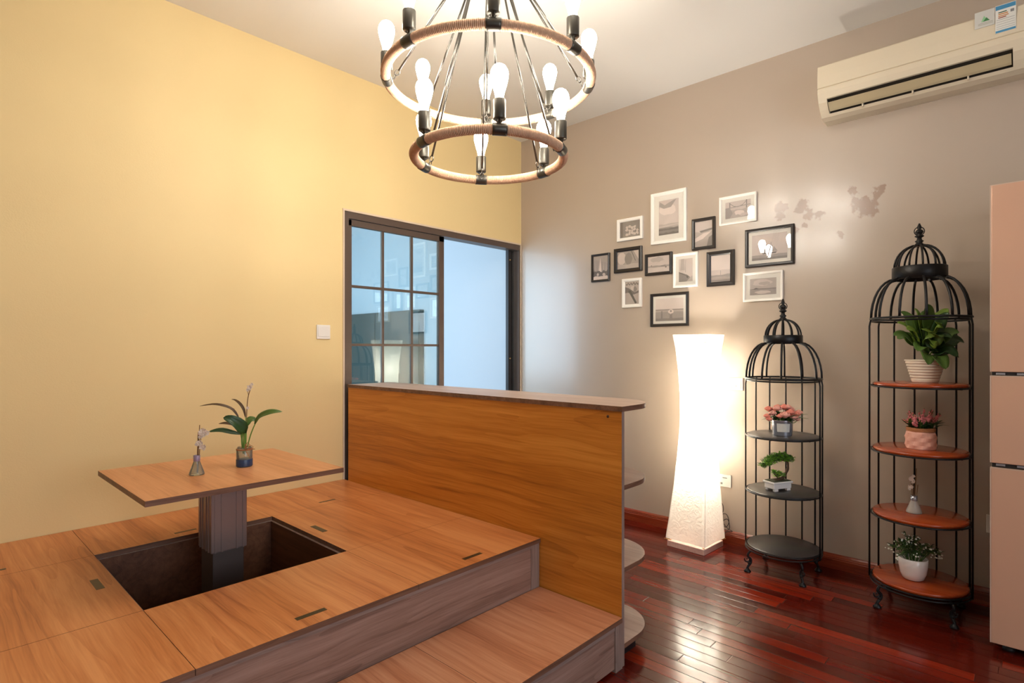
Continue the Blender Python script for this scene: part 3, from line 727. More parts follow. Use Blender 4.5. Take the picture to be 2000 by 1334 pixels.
# blush faceted vase with pink spikes
t = thing('flower_vase', 'blush faceted vase with pink flower spikes on the second cherry shelf', 'vase', (3.2, .402, .7385), VIEW_RZ)
def facet(a, z):
    return 1+.10*abs(((a*6/PI+(round(z/.018) % 2)) % 2)-1)
b = B(); lathe(b, [(0, 0), (.054, 0), (.056, .004), (.057, .018), (.057, .036), (.057, .054), (.055, .072), (.050, .080), (.0, .080)], n=72, fn=facet, smooth=False)
obj('vase', b, 'pink_pot', t)
b = B()
for z in (.083, .089): ringtube(b, .053, .0035, (0, 0, z), 40, 6)
lathe(b, [(.055, .080), (.056, .094), (.052, .098), (.05, .09), (0, .09)], n=40, fn=lambda a, z: 1+.03*math.sin(a*22))
obj('rim', b, ['twine'], t)
random.seed(5); b = B(); f2 = B()
for k in range(30):
    a = rnd(0, 2*PI); r = rnd(.02, .11); h = rnd(.150, .195)-r*.3; tip = Vector((r*math.cos(a)*1.1, r*math.sin(a)*.7, h))
    root = Vector((tip.x*.3, tip.y*.3, .085)); tube(b, [root, (root+tip)/2+Vector((0, 0, .008)), tip], .0012, 5, 0)
    for j in range(7):
        u = .5+.5*j/7; p = root.lerp(tip, u)
        for _ in range(2): ball(f2, p+Vector((rnd(-.005, .005), rnd(-.005, .005), rnd(-.002, .002))), rnd(.0028, .0044)*(1.3-.6*j/7), 0, 6, (1, 1, 1.3))
for k in range(90):
    a = rnd(0, 2*PI); l = rnd(.03, .085); root = Vector((rnd(-.035, .035), rnd(-.035, .035), .09))
    tip = root+Vector((l*math.cos(a)*.9, l*math.sin(a)*.6, rnd(.015, .05))); leaf(b, [root, (root+tip)/2+Vector((0, 0, .012)), tip], rnd(.010, .016), 1 if k % 3 else 0, 5)
for tx, tz in ((.115, .118), (.10, .13), (-.09, .135)):
    leaf(b, [(tx*.3, 0, .095), (tx*.7, 0, .112), (tx, 0, tz)], .018, 1, 6)
obj('foliage', b, ['leaf_mid', 'leaf_dark'], t, solid=.0005); obj('blossoms', f2, 'lavender', t)
# diffuser bottles
def diffuser(label, loc, s, petal_side, mats, wide, col, gl):
    t = thing('reed_diffuser', label, 'diffuser', loc, VIEW_RZ)
    b = B(); lathe(b, [(0, 0), (wide*s, 0), (wide*1.02*s, .004*s), (wide*.92*s, .014*s), (wide*.40*s, .056*s), (wide*.38*s, .066*s), (wide*.32*s, .066*s), (wide*.34*s, .055*s), (wide*.82*s, .014*s), (wide*.86*s, .006*s), (0, .004*s)], n=28)
    obj('bottle', b, gl, t)
    b = B(); lathe(b, [(wide*.41*s, .056*s), (wide*.44*s, .058*s), (wide*.44*s, .080*s), (wide*.30*s, .080*s), (wide*.28*s, .070*s)], n=24); obj('collar', b, col, t)
    b = B()
    for x, y, h in mats['sticks']: tube(b, [(x*.2*s, y*.2*s, .008*s), (x*s, y*s, h*s)], .0016*s, 6)
    obj('reeds', b, 'twig', t)
    b = B(); random.seed(int(wide*1000))
    for (x, z, r) in mats['petals']:
        for k in range(9):
            a = 2*PI*k/9+rnd(0, .3); l = r*rnd(.8, 1.1); c0 = Vector((x*s, rnd(-.003, .003), z*s))
            leaf(b, [c0, c0+Vector((l*.5*math.cos(a), rnd(-.6, .1)*l*.4, l*.5*math.sin(a))), c0+Vector((l*math.cos(a), -l*.5, l*math.sin(a)))], l*.8, 0, 4, up=(0, -1, .3))
        ball(b, (x*s, -.003, z*s), r*.25, 0, 8)
    obj('blossoms', b, ['petal_white', 'twig'], t, solid=.0005)
    return t
diffuser('clear conical reed bottle with white blooms on the third cherry shelf', (3.2, .4275, .4355), 1.0, -1, dict(sticks=[(-.005, 0, .15), (.012, .002, .205), (.004, -.004, .17), (.018, 0, .13), (-.012, 0, .135)], petals=[(-.017, .158, .014), (-.020, .118, .014), (-.006, .142, .008), (-.006, .17, .009)]), .031, 'silver', 'frosted')
diffuser('small conical glass reed bottle with dried blooms on the table', (.745, 2.344, TZ+.0005), .92, 1, dict(sticks=[(.012, 0, .205), (.018, .004, .19), (.008, -.004, .175), (.005, 0, .16)], petals=[(.030, .176, .019), (.018, .162, .013), (.043, .174, .012), (.016, .130, .013), (.004, .128, .010), (.028, .114, .014)]), .029, 'lilac', 'clear')
# white pot with small white flowers
t = thing('flower_pot', 'round white pot of green sprigs and tiny white flowers, bottom cherry shelf', 'flower pot', (3.175, .428, .1335), VIEW_RZ)
b = B(); lathe(b, [(0, 0), (.032, 0), (.042, .006), (.051, .03), (.056, .06), (.058, .098), (.055, .1), (.052, .095), (.05, .085), (0, .085)], n=40); obj('pot', b, 'white_pot', t)
random.seed(9); b = B(); f2 = B()
for k in range(34):
    a = rnd(0, 2*PI); r = rnd(.02, .115); h = .205-(r/.115)**2*.085+rnd(-.02, .012); tip = Vector((r*math.cos(a), r*math.sin(a)*.75, h)); root = Vector((tip.x*.3, tip.y*.3, .085))
    mid = (root+tip)/2+Vector((0, 0, .025)); P = bez([root, mid, tip], 8); tube(b, P, .0011, 5, 0)
    for j in range(2, 8):
        for _ in range(2):
            a2 = rnd(0, 2*PI); l = rnd(.014, .024); d = Vector((math.cos(a2)*l, math.sin(a2)*l, rnd(.002, .016))); leaf(b, [P[j], P[j]+d*.5+Vector((0, 0, .003)), P[j]+d], l*.42, random.choice((0, 1, 1)), 4)
    if k % 3 != 0:
        for _ in range(4):
            p = tip+Vector((rnd(-.014, .014), rnd(-.014, .014), rnd(-.022, .010))); ball(f2, p, rnd(.0026, .0046), 0, 6)
obj('foliage', b, ['leaf_mid', 'leaf_dark'], t, solid=.0004); obj('blossoms', f2, 'white_bud', t)
# roses in a silver bucket
t = thing('rose_bouquet', 'salmon-pink roses in a silver bucket on the top black shelf', 'bouquet', (3.185, 1.004, .7385), VIEW_RZ)
b = B(); lathe(b, [(0, 0), (.047, 0), (.048, .003), (.053, .078), (.055, .082), (.051, .082), (.048, .07), (0, .07)], n=40); bk = obj('bucket', b, 'silver', t)
b = B(); n_ = 10; lo = []; hi = []
for k in range(n_+1):
    a = -PI/2-.95+(.95*1.0)*k/n_*1.3; lo.append(b.verts.new((.0505*math.cos(a), .0505*math.sin(a), .022))); hi.append(b.verts.new((.0545*math.cos(a), .0545*math.sin(a), .066)))
for k in range(n_): b.faces.new((lo[k], lo[k+1], hi[k+1], hi[k]))
obj('tag', b, 'label', bk, solid=.0006)
def rose(bm, c, r, mi):
    c = Vector(c)
    for ring, (nn, rr, tilt) in enumerate(((3, .45, 1.25), (4, .72, .95), (5, .95, .6), (6, 1.1, .25))):
        for k in range(nn):
            a = 2*PI*(k+.4*ring)/nn+rnd(-.2, .2); d = Vector((math.cos(a), math.sin(a), 0)); base = c-Vector((0, 0, r*.55))
            mid = c+d*rr*r*.95+Vector((0, 0, -.05*r)); tip = c+d*rr*r*(.45+.42*(1-tilt/1.3))+Vector((0, 0, r*(.45+.35*tilt)))
            leaf(bm, [base, mid, tip], r*1.25, mi, 6, up=d, fold=-.35)
    ball(bm, c+Vector((0, 0, .05*r)), r*.66, mi, 8)
random.seed(21); f2 = B(); b = B()
rs = [(-.082, 0, .10, .017), (-.060, -.02, .118, .019), (-.035, -.045, .105, .017), (-.012, -.055, .112, .025), (.022, -.045, .125, .022), (.035, -.05, .10, .019), (.060, -.03, .112, .021), (.088, 0, .118, .020), (-.075, -.01, .085, .016), (-.03, -.01, .142, .022), (.005, -.01, .148, .022), (.035, 0, .14, .021), (-.06, .03, .135, .02), (.06, .03, .132, .02), (.0, .05, .14, .022), (.066, -.03, .088, .016), (-.03, .05, .125, .02), (.02, -.02, .15, .018)]
for i, (x, y, z, r) in enumerate(rs):
    rose(f2, (x, y, z), r, i % 2); tube(b, [(x*.3, y*.3, .068), (x*.8, y*.8, z-.02), (x, y, z-r*.4)], .0016, 5, 0)
for k in range(70):
    a = rnd(0, 2*PI); l = rnd(.04, .105); root = Vector((rnd(-.03, .03), rnd(-.03, .03), .072)); tip = root+Vector((l*math.cos(a), l*math.sin(a)*.7, rnd(.0, .06))); leaf(b, [root, (root+tip)/2+Vector((0, 0, .014)), tip], rnd(.014, .022), random.choice((0, 1)), 5)
obj('blossoms', f2, ['rose', 'rose2'], t, solid=.0005); obj('foliage', b, ['leaf_mid', 'leaf_dark'], t, solid=.0005)
# bonsai
t = thing('bonsai', 'little bonsai with a curved trunk in a white footed tray, middle black shelf', 'bonsai', (3.188, 1.027, .4415), VIEW_RZ+.35)
b = B(); 
def tray(z0, z1, hx, hy, b): box(b, -hx, hx, -hy, hy, z0, z1, bev=.004)
tray(.012, .040, .060, .034, b); box(b, -.066, .066, -.040, .040, .040, .050, bev=.003)
for sx in (-1, 1):
    for sy in (-1, 1): box(b, sx*.042-.012, sx*.042+.012, sy*.026-.008, sy*.026+.008, 0, .013, bev=.002)
obj('tray', b, 'white_pot', t)
b = B(); box(b, -.058, .058, -.033, .033, .049, .0535); obj('soil', b, 'soil', t)
b = B(); tube(b, bez([(-.025, 0, .05), (-.01, -.005, .058), (.025, -.005, .062), (.055, 0, .085), (.070, 0, .115), (.064, 0, .145), (.035, 0, .165), (.0, 0, .168)], 30), [.0095-.0055*j/30+.001*math.sin(j*1.3) for j in range(31)], 8)
tube(b, bez([(.045, 0, .155), (-.02, .005, .158), (-.065, .01, .15), (-.085, 0, .14)], 12), .003, 6); tube(b, bez([(.0, 0, .06), (-.02, -.01, .075), (-.035, -.01, .09)], 8), .003, 6)
obj('trunk', b, 'trunk', t)
random.seed(3); b = B()
def puff(c, rx, ry, rz_, n, sz=.016):
    for _ in range(n):
        while True:
            v = Vector((rnd(-1, 1), rnd(-1, 1), rnd(-1, 1)))
            if v.length < 1: break
        p = Vector(c)+Vector((v.x*rx, v.y*ry, v.z*rz_)); a = rnd(0, 2*PI); d = Vector((math.cos(a), math.sin(a), rnd(-.1, .8))).normalized()*sz*rnd(.7, 1.3)
        leaf(b, [p, p+d*.5+Vector((0, 0, .001)), p+d], sz*.6, random.choice((1, 2, 2)), 3)
for c in (((-.095, 0, .138), .024, .022, .016, 110), ((-.06, 0, .155), .034, .034, .022, 220), ((-.015, 0, .172), .042, .034, .024, 280), ((.035, 0, .172), .04, .034, .024, 260), ((.078, 0, .16), .032, .028, .02, 180), ((-.012, -.012, .085), .026, .015, .018, 110), ((-.035, -.01, .098), .014, .012, .010, 30), ((.02, -.012, .078), .02, .012, .010, 40)): puff(*c)
obj('foliage', b, ['leaf_dark', 'leaf_mid', 'leaf_lime'], t, solid=.0003)

# ---------------------------------------------------------------- orchid jar on the table
t = thing('jar_plant', 'green strap-leaved plant in a glass jar with a blue band, on the table', 'plant', (.93, 2.366, TZ+.0005), VIEW_RZ)
def P2(lst, y=0): return [((u-477)/479, (y if not isinstance(y, (list, tuple)) else y[i]), (911-v)/479) for i, (u, v) in enumerate(lst)]
b = B(); lathe(b, [(0, 0), (.029, 0), (.0305, .003), (.0305, .070), (.027, .076), (.028, .079), (.0255, .079), (.0255, .075), (.0285, .069), (.0285, .004), (0, .003)], n=32); jr = obj('jar', b, 'clear', t)
b = B(); lathe(b, [(0, .0035), (.0312, .0035), (.0314, .005), (.0314, .030), (.031, .031), (0, .031)], n=32); obj('pebbles', b, 'blue_band', t)
b = B()
leaf(b, bez(P2([(466, 816), (457, 800), (443, 791), (425, 788), (403, 791)], [0, -.01, -.03, -.04, -.05]), 8), .015, 2, 12, up=(0, -.75, 1))
leaf(b, bez(P2([(479, 816), (474, 802), (464, 790), (452, 783), (442, 782)], [0, .01, .02, .03, .04]), 8), .013, 2, 12, up=(0, -.6, 1))
leaf(b, bez(P2([(497, 829), (508, 814), (525, 806), (540, 803), (553, 804)], [0, -.01, -.02, -.02, -.01]), 8), .032, 0, 12, up=(0, -.9, .8))
leaf(b, bez(P2([(472, 848), (460, 844), (444, 838), (432, 838), (421, 840)], [0, -.02, -.04, -.05, -.06]), 8), .024, 1, 10, up=(0, -.8, .7))
leaf(b, bez(P2([(478, 840), (470, 826), (460, 817), (448, 813)], [-.01, -.03, -.045, -.05]), 8), .048, 1, 10, up=(.5, -1, .6), fold=.5, heart=True)
leaf(b, bez(P2([(470, 838), (458, 828), (446, 825), (434, 826)], [0, -.02, -.03, -.03]), 8), .018, 2, 8, up=(0, -.7, 1))
leaf(b, bez(P2([(478, 836), (483, 824), (489, 820), (494, 824)], [0, .01, .02, .02]), 8), .034, 0, 8, up=(0, -.8, .8))
leaf(b, bez(P2([(480, 834), (482, 822), (484, 815)], [0, .02, .03]), 8), .03, 1, 8, up=(0, -1, .2))
obj('foliage', b, ['leaf_mid', 'leaf_dark', 'leaf_brown'], t, solid=.0008)
b = B()
for st_, r in (([(475, 886), (472, 860), (474, 846)], .0035), ([(477, 886), (477, 860), (479, 836)], .005), ([(478, 888), (480, 858), (480, 816)], .0028), ([(476, 886), (471, 850), (466, 818)], .002), ([(480, 884), (489, 850), (498, 828)], .0024), ([(474, 882), (472, 858), (470, 846)], .003)):
    tube(b, bez(P2(st_), 8), r, 7, 0)
tube(b, bez(P2([(479, 886), (481, 830), (482, 795), (485, 772), (491, 755)]), 16), .0016, 6, 1)
tube(b, bez(P2([(485, 772), (483, 765), (482, 760)]), 4), .001, 5, 1)
obj('stalks', b, ['stem', 'twig'], t)
b = B(); random.seed(2)
for (u, v, r) in ((488, 757, .013), (484, 762, .008), (492, 751, .008), (484, 797, .008)):
    c0 = Vector(((u-477)/479, 0, (911-v)/479))
    for k in range(5):
        a = 2*PI*k/5; leaf(b, [c0, c0+Vector((r*.5*math.cos(a), -r*.3, r*.5*math.sin(a))), c0+Vector((r*math.cos(a), -r*.3, r*math.sin(a)))], r*.8, 0, 4, up=(0, -1, .2))
obj('blossoms', b, 'petal_white', t, solid=.0005)
b = B(); ringtube(b, .030, .0016, (0, 0, .072), 28, 5); ringtube(b, .030, .0016, (0, 0, .069), 28, 5)
for sx, sz in ((1, .02), (.6, .03), (1.2, .006), (.2, .024)):
    c0 = Vector((.016, -.028, .072)); tube(b, bez([c0, c0+Vector((.018*sx, -.006, sz)), c0+Vector((.034*sx, -.002, sz*.6)), c0+Vector((.016*sx, 0, .002))], 10), .0011, 5)
tube(b, bez([(.016, -.028, .072), (.03, -.032, .055), (.035, -.03, .04)], 6), .0011, 5)
obj('twine_bow', b, 'twine', t)

# ================================================================== PICTURES
def gp(name, rgb, sc=(8, 8), amt=.25):
    rgb = tuple(int(c*.84+50) for c in rgb); m = mat(name, rgb, .5, vary=(14, amt*.5)); return m  # lifts every tone, so the haze of reflections sits in the print colours
G = {k: gp('print tone %d' % k, (k, int(k*.92), int(k*.87)), amt=.18) for k in (60, 90, 120, 150, 175, 200, 222)}
def picture(label, y0, y1, z0, z1, fm, fw, mw, art, depth=.016):
    """y0 > y1: left edge to right edge as seen; art: list of (tone, polygon in 0..1)"""
    cy, cz = (y0+y1)/2, (z0+z1)/2; hw, hh = (y0-y1)/2, (z1-z0)/2
    t = thing('picture_frame', label, 'picture', (W, cy, cz), 0, 'framed photographs on the greige wall')
    b = B(); q = [(hw, hh, 0), (hw, hh, depth), (hw-fw*.25, hh-fw*.25, depth+.002), (hw-fw*.75, hh-fw*.75, depth+.0005), (hw-fw, hh-fw, depth-.006), (hw-fw, hh-fw, .004)]
    rows = []
    for (a, c, d) in q: rows.append([b.verts.new((-d-.0005, a*sy, c*sz)) for sy, sz in ((1, -1), (-1, -1), (-1, 1), (1, 1))])
    for i in range(len(rows)-1):
        for k in range(4): b.faces.new((rows[i][k], rows[i][(k+1) % 4], rows[i+1][(k+1) % 4], rows[i+1][k]))
    obj('frame', b, fm, t)
    iw, ih = hw-fw, hh-fw
    if mw: obj('mount', box(B(), -.0065, -.003, -iw, iw, -ih, ih), 'matboard', t)
    pw, ph = iw-mw, ih-mw
    b = B(); tones = sorted(set(a[0] for a in art)); mats = [G[k] for k in tones]
    box(b, -.0072, -.003, -pw, pw, -ph, ph, tones.index(art[0][0]))
    for j, (tone, poly) in enumerate(art[1:]):
        x = -.0074-.00005*j; vs = [b.verts.new((x, pw-2*pw*min(1, max(0, u)), -ph+2*ph*min(1, max(0, v)))) for u, v in poly]
        f = b.faces.new(vs); f.material_index = tones.index(tone)
    me = obj('print', b, mats, t)
    obj('glazing', box(B(), -.0096, -.0090, -iw, iw, -ih, ih), 'picture_glass', t)
    return t
def band(v0, v1, w=.02, n=8, s=0):
    random.seed(s); top = [(k/n, v1+rnd(-w, w)) for k in range(n+1)]; return [(0, v0), (1, v0)]+top[::-1]
def blob(u, v, a, c, n=14, j=.2, s=0):
    random.seed(s); return [(u+a*math.cos(2*PI*k/n)*(1+rnd(-j, j)), v+c*math.sin(2*PI*k/n)*(1+rnd(-j, j))) for k in range(n)]
def bar(u0, v0, u1, v1, w):
    d = Vector((u1-u0, v1-v0)).normalized(); nx, ny = -d.y*w/2, d.x*w/2; return [(u0+nx, v0+ny), (u0-nx, v0-ny), (u1-nx, v1-ny), (u1+nx, v1+ny)]
picture('small black-framed photo of pale spires, leftmost picture', 2.420, 2.263, 1.691, 1.893, 'black_frame', .015, 0, [(150, None)]+[(175, [(.1+.18*k, .3), (.2+.18*k, .3), (.16+.18*k, .75+.05*(k % 2))]) for k in range(5)]+[(222, [(.36, .3), (.56, .3), (.47, .92)]), (90, band(.12, .36, .05, 10, 3)), (222, band(0, .14, .02, 8, 1)), (200, blob(.3, .22, .08, .06, s=4)), (200, blob(.72, .2, .1, .06, s=6))])
picture('black-framed photo with a round pale shape and a diagonal line', 2.224, 2.001, 1.739, 1.911, 'black_frame', .025, 0, [(150, None), (200, blob(.2, .6, .2, .36, 16, .05, 1)), (120, blob(.52, .55, .17, .36, 16, .08, 2)), (175, band(0, .25, .03, 6, 2)), (200, [(.75, 1), (1, 1), (1, .45)]), (90, bar(.66, .98, .85, .4, .035))])
picture('small white-framed photo of pale flowers on brown, upper left', 2.199, 1.995, 1.961, 2.116, 'white_frame', .022, 0, [(120, None), (90, [(0, 0), (.14, 0), (.14, 1), (0, 1)])]+[(200, blob(.35+.13*(k % 5), .18+.2*(k//5)+.04*(k % 3), .07, .09, 9, .35, k)) for k in range(14)]+[(90, blob(.44+.17*k, .34+.1*(k % 2), .03, .03, 7, .3, k+30)) for k in range(4)])
picture('large tall white-framed photo of clouds over a dark sea', 1.930, 1.675, 1.905, 2.248, 'white_frame', .022, .034, [(200, None), (222, blob(.45, .72, .42, .16, 16, .15, 3)), (150, [(.05, .97), (.3, .86), (.75, .97), (.9, .99), (.62, .78), (.25, .76), (.02, .84)]), (175, band(0, .31, .01, 8, 2)), (120, band(0, .20, .012, 8, 5)), (90, band(.13, .17, .012, 8, 6)), (90, band(0, .06, .015, 8, 9)), (200, bar(0, .24, 1, .27, .018))])
picture('upright black-framed photo of a shoreline path, beside the tall white frame', 1.636, 1.484, 1.832, 2.031, 'black_frame', .019, 0, [(200, None), (175, band(0, .58, .02, 8, 2)), (120, [(.25, .62), (1, .7), (1, .62), (.35, .55)]), (222, [(0, .34), (.5, .52), (.95, .56), (.45, .3), (0, .2)]), (175, band(0, .22, .03, 7, 4)), (120, [(.68, 0), (1, 0), (1, .42), (.8, .34)])])
picture('white-framed photo of a suspension bridge, upper right', 1.456, 1.230, 1.965, 2.138, 'white_frame', .014, .022, [(200, None), (175, band(0, .5, .04, 9, 7)), (120, bar(.18, .45, .18, .95, .04)), (120, bar(.84, .5, .84, 1, .04)), (120, [(.18, .92), (.34, .72), (.5, .66), (.68, .74), (.84, .97), (.84, .93), (.68, .70), (.5, .62), (.34, .68), (.18, .88)]), (150, bar(0, .62, 1, .7, .05)), (150, [(0, 0), (.18, 0), (.3, .3), (.18, .62), (0, .6)]), (222, blob(.55, .3, .24, .14, 14, .3, 8)), (200, blob(.75, .14, .16, .1, 12, .3, 2))])
picture('large black-framed photo of a sailing ship, far right', 1.297, 1.022, 1.687, 1.914, 'black_frame', .018, .020, [(200, None), (150, band(0, .20, .012, 9, 3)), (120, band(0, .09, .012, 9, 6)), (90, [(.32, .22), (.68, .22), (.72, .28), (.28, .28)]), (120, bar(.42, .28, .42, .62, .012)), (120, bar(.55, .28, .55, .66, .012)), (90, [(.34, .31), (.47, .31), (.46, .40), (.35, .40)]), (120, [(.36, .42), (.46, .42), (.45, .50), (.37, .50)]), (90, [(.49, .31), (.62, .31), (.61, .42), (.50, .42)]), (120, [(.50, .44), (.61, .44), (.59, .54), (.51, .54)]), (150, [(.63, .3), (.74, .3), (.63, .5)])])
picture('white-framed seascape with a low island, lowest on the right', 1.309, 1.082, 1.482, 1.655, 'white_frame', .014, .024, [(175, None), (200, blob(.48, .74, .36, .2, 16, .2, 6)), (175, blob(.55, .68, .2, .1, 12, .3, 5)), (150, band(0, .36, .005, 8, 2)), (90, [(0, .35), (.14, .37), (.24, .44), (.34, .38), (.7, .37), (1, .38), (1, .34), (0, .34)]), (200, blob(.5, .16, .3, .1, 14, .2, 9))])
picture('black-framed photo of a hazy low horizon, right of the white jetty frame', 1.537, 1.364, 1.591, 1.809, 'black_frame', .026, 0, [(222, None), (200, band(0, .45, .01, 6, 3)), (150, band(0, .27, .02, 7, 4)), (175, band(0, .18, .015, 7, 5)), (120, bar(.5, .26, .5, .42, .02)), (150, band(0, .08, .01, 7, 6))])
picture('white-framed photo of a sloping jetty, in the middle row', 1.766, 1.597, 1.600, 1.823, 'white_frame', .017, .020, [(200, None), (175, [(.1, .5), (.45, .5), (.4, 1), (.15, 1)]), (150, bar(.48, .4, .5, .95, .03)), (120, [(0, 0), (.55, 0), (.9, .14), (.6, .30), (0, .44)]), (90, bar(0, .42, .75, .2, .05)), (175, [(.55, 0), (1, 0), (1, .25), (.85, .18)]), (60, blob(.62, .2, .06, .05, 9, .2, 4))])
picture('small black-framed beach photo between the two white frames', 1.975, 1.777, 1.698, 1.844, 'black_frame', .019, 0, [(200, None), (175, blob(.45, .78, .3, .16, 14, .3, 3)), (150, band(.30, .42, .02, 9, 3)), (90, blob(.17, .43, .03, .03, 8, .2, 1)), (200, band(0, .3, .03, 8, 6)), (120, blob(.72, .36, .14, .05, 10, .4, 8)), (90, blob(.84, .28, .04, .05, 8, .3, 3))])
picture('small upright white-framed photo of a winding road under trees', 2.157, 2.003, 1.489, 1.691, 'white_frame', .022, 0, [(175, None)]+[(90, blob(.12+.1*k, .88+.04*(k % 2), .05, .05, 7, .3, k)) for k in range(9)]+[(90, [(0, .78), (.25, .72), (.7, .52), (1, .6), (1, .5), (.62, .42), (.2, .52), (0, .5)]), (60, [(.22, .6), (.4, .62), (.85, .05), (.72, .02)]), (200, blob(.55, .7, .14, .1, 12, .2, 5)), (120, blob(.72, .66, .12, .12, 10, .3, 6))])
picture('black-framed photo of a calm lake with a pale ring, lowest in the middle', 1.934, 1.661, 1.349, 1.571, 'black_frame', .018, .018, [(222, None), (175, band(0, .52, .004, 6, 2)), (120, band(.48, .515, .004, 6, 3)), (150, band(0, .40, .01, 6, 5)), (120, band(0, .12, .01, 6, 4)), (222, blob(.56, .41, .10, .10, 16, .08, 4)), (120, blob(.56, .43, .035, .04, 10, .1, 4)), (90, blob(.5, .31, .02, .02, 7, .1, 4)), (90, blob(.6, .31, .02, .02, 7, .1, 4)), (120, [(.5, .05), (.62, .05), (.6, .28), (.52, .28)]), (120, [(.2, .1), (.26, .1), (.25, .45), (.21, .45)])])

# ================================================================== SWITCHES AND SOCKETS
def plate_left(label, x0, x1, z0, z1):
    t = thing('light_switch', label, 'switch', ((x0+x1)/2, YW, (z0+z1)/2)); hx, hz = (x1-x0)/2, (z1-z0)/2
    b = B(); box(b, -hx, hx, -.009, -.0005, -hz, hz, bev=.002); obj('plate', b, 'switch', t)
    b = B(); box(b, -hx*.84, hx*.84, -.012, -.009, -hz*.66, hz*.84, bev=.001); obj('rocker', b, 'switch', t)
plate_left('white square light switch on the yellow wall, left of the sliding door', 1.645, 1.731, 1.258, 1.342)
def plate_right(name, label, cat, y0, y1, z0, z1, fn):
    t = thing(name, label, cat, (W, (y0+y1)/2, (z0+z1)/2)); hy, hz = (y1-y0)/2, (z1-z0)/2
    b = B(); box(b, -.009, -.0005, -hy, hy, -hz, hz, bev=.002); obj('plate', b, 'switch', t); fn(t, hy, hz); return t
def f1(t, hy, hz):
    b = B(); 
    for k in (-1, 0, 1): box(b, -.0115, -.009, k*hy*.6-.024, k*hy*.6+.024, -hz*.8, hz*.8, bev=.001)
    obj('rocker', b, 'switch', t)
    b = B(); ball(b, (-.0118, -hy*.55, -.012), .0022, 0, 8); obj('indicator', b, 'switch_dark', t)
plate_right('light_switch', 'wide white switch plate on the greige wall, partly behind the lamp', 'switch', 1.312, 1.49, .945, 1.022, f1)
def f2_(t, hy, hz):
    b = B(); box(b, -.0098, -.009, -.018, .010, .016, .020); box(b, -.0098, -.009, .012, .018, -.024, -.012); box(b, -.0098, -.009, .022, .028, -.024, -.012); obj('slot', b, 'switch_dark', t)
plate_right('wall_socket', 'white wall socket low behind the glowing lamp', 'socket', 1.384, 1.470, .343, .420, f2_)
def f3_(t, hy, hz):
    b = B(); box(b, -.0098, -.009, -.012, -.006, -.01, .01); box(b, -.0098, -.009, .006, .012, -.01, .01); obj('slot', b, 'switch_dark', t)
plate_right('wall_socket', 'white wall socket beside the refrigerator edge', 'socket', .10, .183, .338, .422, f3_)

# ================================================================== AIR CONDITIONER
AY0, AY1 = -.06, .853
ac = thing('air_conditioner', 'cream wall-mounted air conditioner high on the greige wall', 'air conditioner', (W, 0, 0))
def extr(b, prof, y0, y1, mi=0):
    a = [b.verts.new((x, y0, z)) for x, z in prof]; c = [b.verts.new((x, y1, z)) for x, z in prof]; n = len(prof)
    for i in range(n): f = b.faces.new((a[i], a[(i+1) % n], c[(i+1) % n], c[i])); f.material_index = mi
    b.faces.new(a); b.faces.new(c[::-1]); return b
body = [(-.001, 2.682), (-.186, 2.682), (-.192, 2.676), (-.196, 2.62), (-.196, 2.566), (-.190, 2.564), (-.190, 2.560), (-.196, 2.558), (-.190, 2.52), (-.170, 2.490), (-.150, 2.480), (-.140, 2.470), (-.100, 2.430), (-.085, 2.424), (-.001, 2.424)]
b = B(); extr(b, [(-.001, 2.682), (-.186, 2.682), (-.192, 2.676), (-.196, 2.62), (-.196, 2.566), (-.190, 2.5635), (-.190, 2.560), (-.196, 2.557), (-.194, 2.535), (-.183, 2.508), (-.150, 2.500), (-.105, 2.452), (-.098, 2.436), (-.080, 2.424), (-.001, 2.424)], AY0, AY1)
obj('body', b, 'ac', ac)
b = B()                                          # end cheeks and outlet lips
for y0, y1 in ((AY0, .085), (.812, AY1)): extr(b, [(-.140, 2.50), (-.183, 2.5085), (-.176, 2.492), (-.150, 2.462), (-.115, 2.434), (-.078, 2.424), (-.078, 2.45)], y0, y1)
extr(b, [(-.098, 2.4355), (-.128, 2.4445), (-.115, 2.433), (-.078, 2.4235), (-.078, 2.43)], .085, .812)
obj('outlet_lip', b, 'ac', ac)
b = B(); extr(b, [(-.152, 2.502), (-.176, 2.5075), (-.106, 2.4535), (-.1, 2.44), (-.098, 2.436)], .085, .812); obj('outlet', b, 'ac_dark', ac)
b = B(); extr(b, [(-.174, 2.489), (-.178, 2.487), (-.150, 2.4585), (-.139, 2.4515), (-.136, 2.4545), (-.147, 2.462)], .09, .808); obj('louver', b, 'ac_louver', ac)
for y in (.24, .45, .66):
    b = B(); box(b, -.135, -.10, y-.003, y+.003, 2.438, 2.458); obj('louver_pivot', b, 'ac', ac)
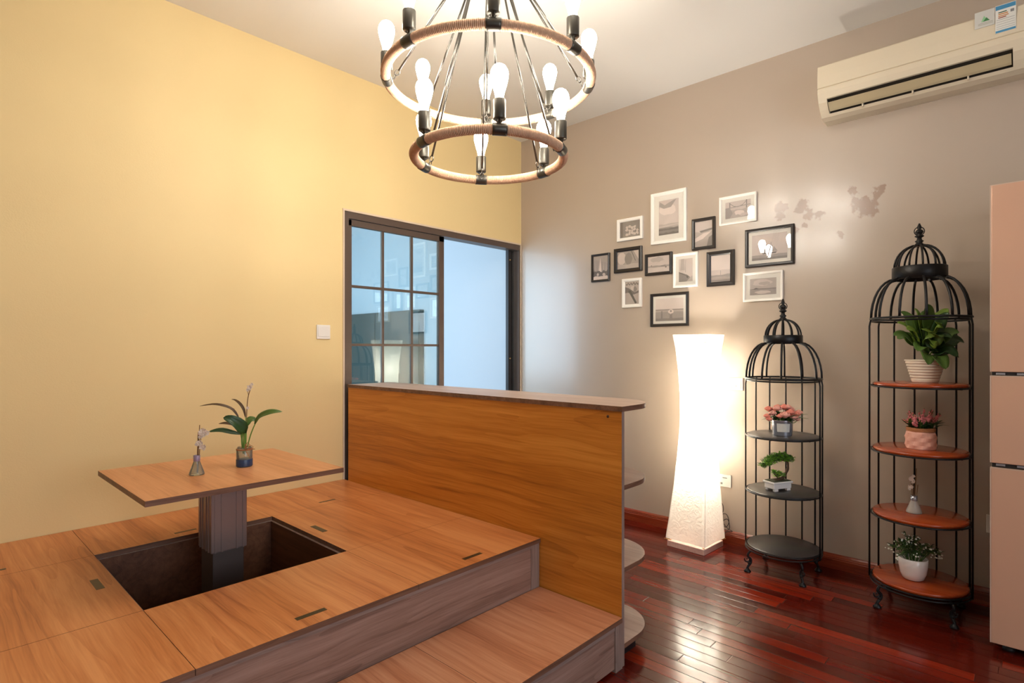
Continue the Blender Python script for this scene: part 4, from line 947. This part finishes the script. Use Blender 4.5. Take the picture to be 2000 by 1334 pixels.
# stickers
b = B(); box(b, -.1985, -.1965, .144, .212, 2.628, 2.700, 0)
tri = [b.verts.new((-.1988, y, z)) for y, z in ((.190, 2.652), (.166, 2.652), (.180, 2.678))]; b.faces.new(tri).material_index = 1
tri = [b.verts.new((-.1989, y, z)) for y, z in ((.184, 2.652), (.160, 2.652), (.172, 2.668))]; b.faces.new(tri).material_index = 2
for z in (2.646, 2.640): box(b, -.1988, -.1985, .150, .200, z-.0008, z+.0008, 3)
obj('sticker', b, ['label', mat('pale green ink', (150, 200, 150), .5), mat('green ink', (70, 130, 80), .5), mat('grey ink', (150, 145, 130), .5)], ac)
b = B(); box(b, -.1990, -.1965, .074, .142, 2.582, 2.702, 0)
inks = [mat('sticker white', (226, 224, 216), .5), mat('sticker blue', (70, 140, 180), .5), mat('ink dark green', (40, 80, 40), .5), mat('ink orange', (200, 130, 60), .5), mat('ink brown', (150, 70, 40), .5), mat('ink gray', (130, 130, 130), .5)]
for y0, y1, z0, z1, k in ((.075, .141, 2.682, 2.700, 1), (.075, .141, 2.583, 2.592, 1), (.104, .132, 2.668, 2.672, 2), (.100, .132, 2.660, 2.6645, 3), (.098, .132, 2.652, 2.656, 3), (.106, .132, 2.645, 2.649, 4), (.080, .092, 2.66, 2.672, 5), (.078, .138, 2.638, 2.6393, 5), (.078, .138, 2.628, 2.629, 5), (.078, .138, 2.618, 2.619, 5), (.078, .138, 2.608, 2.609, 5), (.078, .138, 2.599, 2.600, 5)):
    box(b, -.1994, -.1990, y0, y1, z0, z1, k)
obj('energy_label', b, inks, ac)

# ================================================================== REFRIGERATOR
FX = 2.929; fr = thing('refrigerator', 'rose-gold three-door refrigerator at the right edge', 'refrigerator', (3.17, -.15, 0))
lx = FX-3.17; hy = .294
b = B(); box(b, lx+.028, .25, -hy+.004, hy-.004, .04, 1.845, bev=.004); obj('cabinet', b, 'fridge_body', fr)
for z0, z1 in ((.035, .731), (.748, 1.094), (1.108, 1.849)):
    b = B(); box(b, lx, lx+.026, -hy, hy-.003, z0, z1, 0, bev=.003)
    d = obj('door', b, 'fridge', fr)
    b = B(); box(b, lx-.0006, lx+.026, hy-.004, hy, z0+.001, z1-.001); box(b, lx-.0006, lx+.0, -hy, hy-.0041, z1-.004, z1-.0005); obj('edge_strip', b, 'fridge_trim', d)
b = B(); box(b, lx+.008, lx+.028, -hy+.004, hy-.006, .731, .748); box(b, lx+.008, lx+.028, -hy+.004, hy-.006, 1.094, 1.108); obj('door_gap', b, 'fridge_gap', fr)
b = B()
for z in (.742, 1.101):
    for y in (.262, .20): box(b, lx+.003, lx+.012, y-.014, y+.014, z-.004, z+.004)
obj('hinge', b, 'silver', fr)
for y in (-.24, .24):
    for x in (lx+.06, .2):
        b = B(); lathe(b, [(0, 0), (.02, 0), (.02, .012), (.012, .016), (.012, .042), (0, .042)], (x, y, 0), 16); obj('foot', b, 'fridge_gap', fr)
